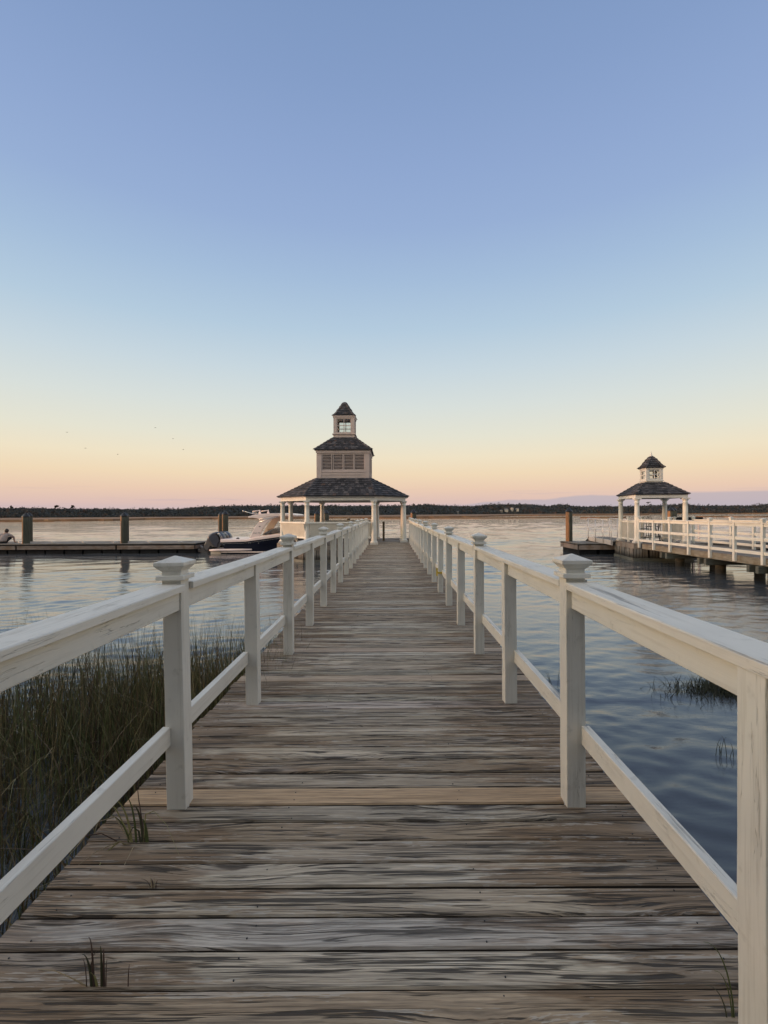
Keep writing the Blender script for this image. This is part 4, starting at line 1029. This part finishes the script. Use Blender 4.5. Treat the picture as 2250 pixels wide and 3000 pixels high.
def outboard(yc,dx=0):
    e=bpy.data.objects.new('outboard_motor',None); COL.objects.link(e); e.parent=B
    sh=lambda P_:[(p[0]+dx,p[1]) for p in P_]
    puff(sh(cowl),yc,.29,tint=(.5,)*3).build('cowling',M['cowl'],e)
    g=MB(); bk_=MB()
    for off,mb_,rr in ((0,g,.018),(32,g,.018),(62,bk_,.05)):
        pts=[z2(*p) for p in [(690-off,172+off*.3),(735-off,205+off*.3),(768-off,260+off*.2),(782-off,325+off*.3)]]
        mb_.tube([(p[0]+dx,yc-.285,p[1]) for p in pts],rr,6)
    g.build('cowling_band',M['steel'],e); bk_.build('air_intake',M['black'],e)
    puff(sh(mid),yc,.17).build('midsection',M['cowl2'],e)
    puff(sh(low),yc,.09).build('gearcase',M['cowl2'],e)
    p=z2(140,590); m=MB()
    for k in range(3):
        a=k*2.094+.3; m.add([(p[0]+dx,yc,p[1]),(p[0]+dx-.05,yc+.19*math.cos(a-.4),p[1]+.19*math.sin(a-.4)),(p[0]+dx-.02,yc+.21*math.cos(a),p[1]+.21*math.sin(a)),(p[0]+dx+.04,yc+.18*math.cos(a+.4),p[1]+.18*math.sin(a+.4)),(p[0]+dx+.01,yc+.02,p[1]+.02)],[(0,1,2,3),(4,3,2,1)])
    m.tube([(p[0]+dx-.08,yc,p[1]-.03),(p[0]+dx+.1,yc,p[1]+.03)],[.03,.06],8); m.build('propeller',M['steel'],e)
    br=MB(); a=z2(560,520); b=z2(660,560); br.tube([(a[0]+dx,yc,a[1]),(b[0]+.1,yc,b[1]-.12)],.05,8); a=z2(480,520); br.tube([(a[0]+dx,yc-.1,a[1]),(b[0]+.1,yc-.1,b[1]-.22)],.035,8); br.tube([(a[0]+dx,yc+.1,a[1]),(b[0]+.1,yc+.1,b[1]-.22)],.035,8); br.build('tilt_bracket',M['iron'],e)
outboard(BY-.55); outboard(BY+.40,.03)
# ================================================================== FURNITURE of the small gazebo
def local2(x,y): v=Matrix.Rotation(R(-7),2)@Vector((x,y)); return (12.24+v.x,22.29+v.y)
x,y=local2(.15,-.25)
t=thing('high_table','dark round bar-height table on crossed legs inside the small gazebo','table',(x,y,-.005))
m=MB(); m.lathe([(.30,.985),(.31,.99),(.31,1.0),(.30,1.01)],(0,0,0),24); m.build('table_top',M['iron'],t)
for k in range(4):
    a=k*math.pi/2+.5; m=MB(); m.tube([(.2*math.cos(a),.2*math.sin(a),.985),(.05*math.cos(a),.05*math.sin(a),.55),(.12*math.cos(a),.12*math.sin(a),.25),(.33*math.cos(a),.33*math.sin(a),.0)],.014,6); m.build('leg',M['iron'],t)
m=MB(); m.lathe([(.16,.26),(.175,.275),(.16,.29)],(0,0,0),20); m.build('foot_ring',M['iron'],t)
def hichair(x,y,rz,label):
    X,Y=local2(x,y); t=thing('high_chair',label,'chair',(X,Y,-.005),rz); t.scale=(1,1,1 if rz==0 else .86)
    m=MB(); m.box((-.2,-.2,.70),(.2,.2,.73)); m.build('seat',M['iron'],t,.01)
    for a in (-1,1):
        for b in (-1,1):
            m=MB(); m.tube([(a*.17,b*.17,.7),(a*.22,b*.22,0)],.013,6); m.build('leg',M['iron'],t)
    m=MB(); m.tube([(-.18,.18,.7),(-.15,.26,.98),(-.09,.28,1.16),(.09,.28,1.16),(.15,.26,.98),(.18,.18,.7)],.013,6)
    for k in (-.03,.03): m.tube([(k,.19,.73),(k,.275,1.15)],.008,5)
    m.tube([(-.14,.265,1.02),(.14,.265,1.02)],.009,5)
    m.build('backrest',M['iron'],t); m=MB(); m.tube([(-.2,-.2,.25),(.2,-.2,.25),(.2,.2,.25),(-.2,.2,.25),(-.2,-.2,.25)],.009,5); m.build('foot_rail',M['iron'],t)
hichair(.22,.45,0,'dark metal high chair facing the viewer behind the round table in the small gazebo')
hichair(-.42,-.05,R(92),'dark metal high chair seen side-on, left of the round table in the small gazebo')
t=thing('fish_table','black box-topped cleaning table on pale legs, right behind the small gazebo','table')
ta=lambda px,py,Z=27.3:q(px,py,Z)
a=ta(1950,1515);b=ta(2033,1523); m=MB(); m.box((a[0],26.5,b[1]),(b[0],27.1,a[1])); m.build('box_top',M['black'],t,.01)
m=MB(); m.box((a[0]+.02,26.45,b[1]-.10),(b[0]-.05,27.15,b[1]-.002)); m.build('counter',M['gel'],t,.01)
m=MB()
for xx in (a[0]+.15,b[0]-.2):
    for yy in (26.55,27.05): m.box((xx-.05,yy-.05,WZ+.56),(xx+.05,yy+.05,b[1]-.101))
m.build('legs',M['gel'],t)
m=MB(); xx=ta(1985,1510)[0]; m.tube([(xx,26.8,a[1]-.01),(xx,26.8,a[1]+.13),(xx-.05,26.8,a[1]+.17),(xx-.12,26.8,a[1]+.10)],.015,6); m.build('faucet',M['steel'],t)
# ================================================================== PERSON (seated on the left dock, seen from behind)
def skin(name,verts,edges,radii,mat,parent=None,root=0,sub=2):
    me=bpy.data.meshes.new(name); me.from_pydata(verts,edges,[]); o=bpy.data.objects.new(name,me); COL.objects.link(o)
    o.modifiers.new('skin','SKIN'); 
    sv=me.skin_vertices[0].data if me.skin_vertices else None
    if sv is None:
        bm=bmesh.new(); bm.from_mesh(me); bm.verts.layers.skin.verify(); bm.to_mesh(me); bm.free(); sv=me.skin_vertices[0].data
    for i,r_ in enumerate(radii):
        sv[i].radius=r_ if isinstance(r_,tuple) else (r_,r_); sv[i].use_root=(i==root)
    s=o.modifiers.new('sub','SUBSURF'); s.levels=sub; s.render_levels=sub
    me.materials.append(mat)
    if parent: o.parent=parent
    return o
M['skin']=simple('skin',(.36,.21,.15),.55,.08,20); M['shirt']=simple('grey_shirt',(.30,.25,.235),.85,.12,14)
M['shorts']=simple('dark_shorts',(.014,.014,.018),.8,.2,14); M['hair']=simple('dark_hair',(.022,.014,.011),.6,.3,30)
tz=WZ+.565
pr=thing('person','person in grey shirt and dark shorts sitting hunched on the left dock','person',(-22.0,26.9,tz))
# pelvis at origin, facing away (+y) and slightly right; right knee raised
Vv=[(0,0,.11),(.02,.02,.26),(.05,.06,.42),(.08,.12,.53),(.09,.15,.60),(.10,.17,.68),(.10,.165,.755),      #0-6 spine, neck, head
    (-.09,.02,.12),(-.16,.40,.30),(-.20,.50,.03),(-.21,.63,.03),      #7-10 left leg
    (.10,.02,.12),(.32,.36,.40),(.40,.33,.06),(.46,.42,.03),          #11-14 right leg
    (-.12,.10,.50),(-.23,.02,.28),(-.30,-.06,.05),(-.32,-.02,.02),    #15-18 left arm to the deck
    (.24,.15,.49),(.38,.22,.34),(.34,.36,.32),(.29,.41,.33)]          #19-22 right arm round the knee
E=[(0,1),(1,2),(2,3),(3,4),(4,5),(5,6),(0,7),(7,8),(8,9),(9,10),(0,11),(11,12),(12,13),(13,14),(3,15),(15,16),(16,17),(17,18),(3,19),(19,20),(20,21),(21,22)]
Rd=[(.13,.11),(.12,.09),(.14,.10),(.10,.08),.05,(.075,.085),(.07,.08),.09,.055,.04,.03,.09,.055,.04,.03,.055,.042,.032,.03,.055,.042,.032,.028]
skin('body',Vv,E,Rd,M['skin'],pr)
def ering(c,rx,ry,n=16,tilt=0): return [(c[0]+rx*math.cos(2*math.pi*k/n),c[1]+ry*math.sin(2*math.pi*k/n),c[2]+tilt*math.cos(2*math.pi*k/n)) for k in range(n)]
m=MB(); m.loft([ering((-.02,-.02,.10),.235,.185,tilt=.02),ering((-.01,-.01,.18),.215,.17),ering((.02,.02,.28),.205,.165),ering((.05,.06,.40),.215,.155),ering((.07,.09,.48),.20,.135),ering((.08,.12,.545),.13,.10),ering((.085,.135,.59),.065,.065)],True,None,True)
m.tube([(.20,.12,.50),(.30,.18,.44),(.39,.22,.34)],[.085,.075,.062],10); m.tube([(-.08,.08,.50),(-.17,.04,.42),(-.25,.0,.28)],[.085,.075,.06],10)
m.tube([(.39,.22,.34),(.37,.30,.32)],[.062,.055],10); m.build('shirt',M['shirt'],pr)
m=MB(); m.loft([ering((-.01,0,-.0),.21,.18),ering((-.01,0,.06),.225,.19),ering((-.01,0,.13),.215,.175)],True,None,True); m.tube([(-.09,.04,.11),(-.14,.30,.24)],[.10,.085],10); m.tube([(.10,.04,.11),(.24,.25,.31)],[.10,.085],10); m.build('shorts',M['shorts'],pr)
m=MB(); m.loft([ering((.10,.135,.60),.055,.05),ering((.10,.135,.64),.09,.085),ering((.10,.14,.69),.108,.105),ering((.10,.145,.74),.104,.10),ering((.10,.15,.79),.072,.072),ering((.10,.14,.83),.03,.03)],True,None,True); m.build('hair',M['hair'],pr)
for s,hand,dirv in ((-1,Vv[18],Vector((-.3,.9,0))),(1,Vv[22],Vector((-.8,.5,-.2)))):
    hv=[(hand[0],hand[1],hand[2])]; he=[]; hr=[.022]
    for f in range(5):
        off=(f-2)*.016; L=.07-.008*abs(f-2); sd=dirv.normalized(); pp=sd.cross(Vector((0,0,1))).normalized()
        a=Vector(hand)+sd*.03+pp*off; b=a+sd*L*.5+Vector((0,0,.004)); c=a+sd*L-Vector((0,0,.004))
        k=len(hv); hv+=[tuple(a),tuple(b),tuple(c)]; he+=[(0,k),(k,k+1),(k+1,k+2)]; hr+=[.010,.008,.007]
    skin('hand',hv,he,hr,M['skin'],pr,0,1)
# ================================================================== BIRDS
for k,(px,py,s,lab) in enumerate([(197,1266.5,1.0,'leftmost tiny bird in the sky, wings level'),(251,1313,.8,'tiny bird below and right of the leftmost one'),(345.5,1331,.9,'lowest tiny bird in the sky'),(456,1253,.75,'topmost tiny bird, right of the others over the left sky'),(508,1285.5,.7,'tiny dark bird just right of and below the topmost one'),(537.5,1317,.8,'faint rightmost tiny bird, nearest the large gazebo')]):
    Z=120; X,z=q(px,py,Z); s*=.7; t=thing('bird',lab,'bird',(X,Z,z),random.uniform(-.5,.5),'birds flying over the river')
    m=MB(); m.lathe([(.01,-.17),(.035,-.1),(.055,0),(.04,.09),(.02,.13),(.025,.15),(.004,.19)],(0,0,0),8,M=Matrix.Rotation(R(80),4,'Y')); m.build('body',M['iron'],t)
    for w in (-1,1):
        m=MB(); m.add([(-.06,0,.02),(.07,0,.02),(.05,w*.22*s,.09),(.02,w*.45*s,.05*(1-k%2)),(-.06,w*.22*s,.08)],[(0,1,2,3,4)]); 
        o=m.build('wing',M['iron'],t); so=o.modifiers.new('s','SOLIDIFY'); so.thickness=.015
    t.rotation_euler=(0,0,random.uniform(1.1,2.0))
# ================================================================== MARSH GRASS
def grass(name,bases,H,lean,width,cols,bend=None,z0=WZ-.1,seg=6):
    n=len(bases); t=np.linspace(0,1,seg+1)
    ang=rng.uniform(0,2*np.pi,n); d=np.stack([np.cos(ang),np.sin(ang)],1)
    fa=rng.uniform(0,2*np.pi,n); wv=np.stack([np.cos(fa),np.sin(fa)],1)
    L=lean*H; bp=rng.uniform(1.4,3.0,n)
    hx=(t[None,:]**bp[:,None])*L[:,None]; hz=H[:,None]*t[None,:]-.30*(hx**2)/np.maximum(H[:,None],.01)
    cx=bases[:,0,None]+d[:,0,None]*hx; cy=bases[:,1,None]+d[:,1,None]*hx; cz=z0+hz
    ww=width[:,None]*(1-t[None,:]**1.6*.92)/2
    left=np.stack([cx-wv[:,0,None]*ww,cy-wv[:,1,None]*ww,cz],2); right=np.stack([cx+wv[:,0,None]*ww,cy+wv[:,1,None]*ww,cz],2)
    V=np.stack([left,right],2).reshape(-1,3)           # n,(seg+1),2
    i=np.arange(n)[:,None]*(2*(seg+1)); k=np.arange(seg)[None,:]*2
    F_=np.stack([i+k,i+k+1,i+k+3,i+k+2],2).reshape(-1,4)
    me=bpy.data.meshes.new(name); me.vertices.add(len(V)); me.vertices.foreach_set('co',V.astype(np.float32).ravel())
    me.loops.add(F_.size); me.loops.foreach_set('vertex_index',F_.astype(np.int32).ravel())
    me.polygons.add(len(F_)); me.polygons.foreach_set('loop_start',np.arange(0,F_.size,4,dtype=np.int32)); 
    me.update(); me.validate()
    c=np.repeat(cols,seg,axis=0); c=np.concatenate([c,np.ones((len(c),1))],1)
    # tips dry out toward straw
    at=me.attributes.new('tint','FLOAT_COLOR','FACE'); at.data.foreach_set('color',c.astype(np.float32).ravel())
    me.materials.append(M['blade']); o=bpy.data.objects.new(name,me); COL.objects.link(o); return o
def palette(n,wts=(.28,.28,.28,.16)):
    base=np.array([(.095,.112,.036),(.140,.132,.052),(.130,.088,.044),(.26,.21,.105)])
    k=rng.choice(4,n,p=wts); c=base[k]*rng.uniform(.45,1.35,(n,1)); return c
def field(n,xr,yr,dens):
    out=[]
    while len(out)<n:
        x=rng.uniform(*xr,4000); y=rng.uniform(*yr,4000); keep=rng.random(4000)<dens(x,y)
        out+=list(zip(x[keep],y[keep]))
    return np.array(out[:n])
def clump(x,y,s=1.0,ph=0):
    return .5+.5*np.sin(x*3.1*s+1.7*np.sin(y*2.3*s+ph)+ph)*np.cos(y*2.7*s+1.3*np.sin(x*1.9*s))
def dens1(x,y):
    far=np.clip((y-3.0)/1.3,0,1); near=np.clip((x+2.9)/1.3,0,1)
    edge=1/(1+np.exp((y-(5.35+.25*np.sin(x*1.7)+.30*np.clip(x+2.6,-1,1.6)))*5))
    d=np.maximum(far*np.clip(.34+(x+3.4)/2.4,.18,1)*(.35+.65*clump(x,y,2.3)),.05+.40*clump(x,y,1.9)**4)
    d=np.where(y<2.6,np.maximum(d,.16*clump(x,y,2)),d)
    return np.clip(d*edge,0,1)
b=field(12500,(-7.2,-.95),(.7,6.4),dens1); n=len(b)
far=np.clip((b[:,1]-2.4)/1.8,0,1)
H=(.55+.32*far)*rng.uniform(.5,1.15,n)+.08
lean=np.where(rng.random(n)<(.48-.36*far),rng.uniform(.5,1.1,n),rng.uniform(.02,.32,n))
tag(grass('marsh_grass',b,H,lean,rng.uniform(.005,.0125,n),palette(n)),kind='stuff')
b=field(1500,(-3.4,-1.15),(.9,3.6),lambda x,y:.15+.85*clump(x,y,2.6)**2); n=len(b)
tag(grass('marsh_grass',b,rng.uniform(.28,.66,n),np.where(rng.random(n)<.45,rng.uniform(.5,1.2,n),rng.uniform(.05,.4,n)),rng.uniform(.005,.011,n),palette(n)),kind='stuff')
# thin scattered stalks at the outer edge
b=field(2600,(-11,-1.5),(4.6,8.0),lambda x,y:np.clip(1.15-(y-5.0)/2.3,0,1)**2*(.25+clump(x,y,2)))
n=len(b); tag(grass('grass_stalks',b,rng.uniform(.45,1.18,n),rng.uniform(.02,.35,n),rng.uniform(.003,.006,n),palette(n,(.25,.2,.4,.15))*.8),kind='stuff')
# patch of grass out in the water on the right
def dens2(x,y): return np.exp(-(((x-4.70)/.95)**2+((y-5.72)/.30)**2)*1.8)*(.5+.5*clump(x,y,3))
b=field(6500,(3.0,7.2),(5.2,6.8),dens2); n=len(b)
tag(grass('grass_patch',b,rng.uniform(.16,.27,n),rng.uniform(.1,1.0,n),rng.uniform(.008,.013,n),palette(n,(.70,.2,.10,.0))*.35),kind='stuff')
def tuft(label,x,y,z,spec,nm='grass_tuft',cols=None):
    """spec: list of (dx,dy,height,width, color)"""
    m=MB()
    for ox,oy,pts,w,c in spec:
        w*=1.3
        P_=[Vector(p) for p in pts]; n_=len(P_)
        for a in range(n_-1):
            f0=1-(a/(n_-1))**1.5*.95; f1=1-((a+1)/(n_-1))**1.5*.95
            d=(P_[a+1]-P_[a]).normalized(); s=d.cross(Vector((0,1,.25))).normalized()
            if s.length<.1: s=Vector((1,0,0))
            o_=Vector((ox,oy,0)); v=[P_[a]-s*w*f0/2+o_,P_[a]+o_+Vector((0,-.0016,0)),P_[a]+s*w*f0/2+o_,P_[a+1]+s*w*f1/2+o_,P_[a+1]+o_+Vector((0,-.0016,0)),P_[a+1]-s*w*f1/2+o_]
            m.add(v,[(0,1,4,5),(1,2,3,4)],c)
    o=m.build(nm,M['blade']); o.location=(x,y,z); return tag(o,label,'grass')
def arc(dx,h,droop,dy=0,n=8,drop=None):
    out=[]
    for k in range(n+1):
        t=k/n; out.append((dx*(t**1.5),dy*t,h*(1-(1-t)**2)-droop*t**3))
    return out
GR=(.075,.095,.026); YG=(.26,.24,.10); ST=(.34,.28,.18); DK=(.045,.048,.022); BR=(.075,.045,.035)
def gp(px,py):   # deck point seen at a source pixel
    Z=EYE*FPX/(py-1503); return (px-1145)/FPX*Z, Z
x,y=gp(395,2465)
tuft('green tuft with long drooping yellow blades growing between planks below the left railing',x,y,-.01,
 [(.03,0,arc(-.045,.17,0),.012,DK),(.045,0,arc(-.02,.11,0),.014,GR),(-.0,0,arc(-.05,.21,0),.008,GR),(-.02,0,arc(-.09,.20,0),.009,YG),(-.03,0,arc(-.10,.13,.0),.008,GR),(.02,0,[(0,0,0),(-.01,0,.06),(-.035,0,.075),(-.06,-.01,.02)],.008,DK),
  (.035,0,[(0,0,0),(-.01,0,.10),(-.025,0,.2),(-.03,0,.26),(-.028,0,.30)],.005,BR),(.03,0,[(0,0,.0),(.01,0,.13),(.05,-.01,.15),(.12,-.04,.11),(.19,-.08,.01)],.004,YG),
  (-.03,-.01,[(0,0,0),(-.03,-.01,.03),(-.06,-.04,.012),(-.05,-.12,.006),(-.03,-.2,.004)],.007,YG),(0,-.01,[(0,0,0),(-.06,-.02,.035),(-.13,-.06,.02),(-.17,-.12,.006)],.006,ST),
  (-.02,0,[(0,0,0),(-.07,0,.12),(-.14,-.02,.11),(-.2,-.05,.03),(-.22,-.10,.004)],.005,ST),(-.01,0,[(0,0,0),(-.08,0,.16),(-.17,0,.17),(-.26,0,.13)],.006,YG),(-.05,0,[(0,0,0),(-.1,0,.05),(-.22,0,.03),(-.34,.01,.005)],.006,BR),(.0,-.005,[(0,0,0),(.01,-.04,.02),(.02,-.12,.008),(.03,-.2,.004)],.004,ST)])
x,y=gp(292,2884)
tuft('dark sparse tuft of upright blades in a plank gap near the bottom left corner',x,y,-.01,
 [(-.03,0,arc(-.028,.105,0),.008,DK),(-.024,0,arc(-.014,.155,.0),.006,BR),(-.02,0,[(0,0,0),(-.012,0,.07),(-.005,0,.10),(.006,0,.115)],.004,BR),(.0,0,arc(-.004,.128,0),.007,DK),(.006,0,arc(.0,.12,0),.006,BR),(.012,0,arc(.005,.09,0),.003,BR),(-.045,0,arc(-.012,.09,0),.003,BR),(-.04,.0,[(0,0,.005),(-.05,.01,.02),(-.13,.04,.018),(-.22,.06,.004)],.008,ST),(-.015,0,arc(-.02,.05,0),.009,YG)])
tuft('single thin blade standing in the plank gap right of the dark sparse tuft',x+.078,y,-.01,[(0,0,arc(.006,.075,0),.003,BR)],'grass_tuft')
x,y=gp(440,2594)
tuft('small dry brown tuft on the planks below the green tuft',x,y,-.006,
 [(0,0,arc(-.012,.045,0),.004,ST),(.008,0,arc(.002,.04,0),.004,ST),(.015,0,arc(.008,.03,0),.003,BR),(-.005,0,arc(-.05,.02,.01),.003,ST),(-.006,0,arc(-.035,.035,0),.003,BR),(.004,0,arc(-.006,.035,0),.004,BR),(0,0,arc(.03,.015,0),.003,ST)])
x,y=gp(2155,2985)
tuft('two thin green blades rising from the deck edge beside the nearest right post',x-.01,y,-.01,[(0,0,arc(-.085,.22,0),.004,GR),(-.005,0,arc(-.05,.14,0),.003,GR),(-.02,0,arc(-.06,.10,0),.003,DK)])
def wp(px,py): 
    Z=(EYE-WZ)*FPX/(py-1503); return (px-1145)/FPX*Z, Z
def sprig(px,py,label,sc=1.0,nb=7):
    x,y=wp(px,py); sp=[]
    for k in range(nb): sp.append((random.uniform(-.09,.09)*sc,random.uniform(-.04,.04),arc(random.uniform(-.09,.08)*sc,random.uniform(.10,.24)*sc,0),.005,DK))
    tuft(label,x,y,WZ-.02,sp,'water_grass')
sprig(2118,2222,'thin dark sprig of grass standing alone in the water just left of the nearest right post')
sprig(1624,2010,'dark sprig of grass in the water beside the second right-hand railing post',1.0,6)
# ================================================================== WORLD, SUN, CAMERA
SUN_AZ=Vector((-1,-.05)).normalized()
def world():
    w=bpy.data.worlds.new('World'); S.world=w; w.use_nodes=True; t=NT.__new__(NT); t.t=w.node_tree; t.t.nodes.clear()
    g=t.t.nodes.new('ShaderNodeTexCoord').outputs['Generated']; nrm=t.t.nodes.new('ShaderNodeVectorMath'); nrm.operation='NORMALIZE'; t.L(g,nrm.inputs[0])
    x,y,z=t.xyz(nrm.outputs[0])
    el=t.math('MULTIPLY',t.math('ARCSINE',z),180/math.pi)
    def lin(c): return tuple(((v/255+.055)/1.055)**2.4 for v in c)
    stops=[(-2,(120,120,135)),(.3,(203,184,188)),(1.3,(221,191,182)),(2.8,(234,203,179)),(4.6,(240,217,184)),(6.6,(239,226,198)),(9,(229,227,210)),(12.5,(216,223,219)),(16.5,(200,215,223)),(21,(180,203,222)),(26,(164,189,218)),(31,(151,175,213)),(36,(143,167,208)),(42,(133,158,200)),(48,(125,151,193)),(60,(165,172,186))]
    fac=t.math('DIVIDE',t.math('ADD',el,2),62.0)
    col=t.ramp(fac,[((a+2)/62,lin(c)) for a,c in stops])
    # earth's shadow: grey-violet bank low on the right, ragged top
    xn=t.math('DIVIDE',x,t.math('SQRT',t.math('ADD',t.math('MULTIPLY',x,x),t.math('MULTIPLY',y,y))))
    nz=t.noise(t.comb(t.math('MULTIPLY',x,9),t.math('MULTIPLY',z,20),y),1,5,.55)
    topb=t.math('ADD',t.math('MULTIPLY',t.math('ADD',xn,.06),2.6),t.math('MULTIPLY',nz,1.1))
    topb=t.math('MINIMUM',topb,2.0+0.0)
    bank=t.math('MULTIPLY',t.sstep(t.math('SUBTRACT',topb,el),-.10,.18),t.sstep(xn,-.10,.12))
    col=t.mix(t.math('MULTIPLY',bank,.65),col,lin((178,174,186)))
    # faint cirrus streaks low on the left
    st=t.noise(t.comb(t.math('MULTIPLY',x,5),t.math('MULTIPLY',z,95),y),1,4,.6)
    sm=t.math('MULTIPLY',t.math('MULTIPLY',t.sstep(st,.54,.68),t.math('SUBTRACT',1,t.sstep(el,1.6,3.4))),.38)
    col=t.mix(sm,col,lin((196,176,184)))
    # sunset side brighter and warmer
    dn=t.math('ADD',t.math('MULTIPLY',x,SUN_AZ.x),t.math('MULTIPLY',y,SUN_AZ.y))
    low=t.math('SUBTRACT',1,t.sstep(el,2,38)); gl=t.math('MULTIPLY',t.sstep(dn,.66,1.0),low)
    col=t.mix(1.0,col,t.mix(gl,(1,1,1),(5.9,4.6,3.3)),'MULTIPLY')
    gr=t.math('MULTIPLY',t.sstep(x,.66,.95),t.math('SUBTRACT',1,t.sstep(el,10,50)))
    col=t.mix(1.0,col,t.mix(gr,(1,1,1),(2.1,1.75,1.35)),'MULTIPLY')
    gb=t.math('MULTIPLY',t.sstep(t.math('SUBTRACT',t.math('MULTIPLY',y,-1.0),t.math('MULTIPLY',x,.35)),-.10,.75),t.math('SUBTRACT',1,t.sstep(el,50,90)))
    col=t.mix(1.0,col,t.mix(gb,(1,1,1),(3.1,2.45,1.72)),'MULTIPLY')
    bg=t.t.nodes.new('ShaderNodeBackground'); t.L(col,bg.inputs[0]); bg.inputs[1].default_value=1.0
    o=t.t.nodes.new('ShaderNodeOutputWorld'); t.L(bg.outputs[0],o.inputs[0])
world()
sd=Vector((SUN_AZ.x,SUN_AZ.y,math.tan(R(3.2)))).normalized()
L=bpy.data.lights.new('sun','SUN'); L.energy=1.8; L.angle=R(4); L.color=(1.0,.58,.38)
so=bpy.data.objects.new('sun',L); COL.objects.link(so); so.rotation_euler=sd.to_track_quat('Z','Y').to_euler()
cam=bpy.data.cameras.new('camera'); co=bpy.data.objects.new('camera',cam); COL.objects.link(co); S.camera=co
cam.sensor_fit='VERTICAL'; cam.sensor_height=36; cam.lens=36*FPX/3000; cam.shift_x=-20/3000; cam.shift_y=3/3000
cam.clip_end=6000; cam.clip_start=.05
co.location=(0,0,EYE); co.rotation_euler=(R(90),R(.26),0)
S.view_settings.view_transform='Standard'; S.view_settings.look='None'; S.view_settings.exposure=0; S.view_settings.gamma=1
S.render.engine='CYCLES'; S.render.resolution_x=768; S.render.resolution_y=1024
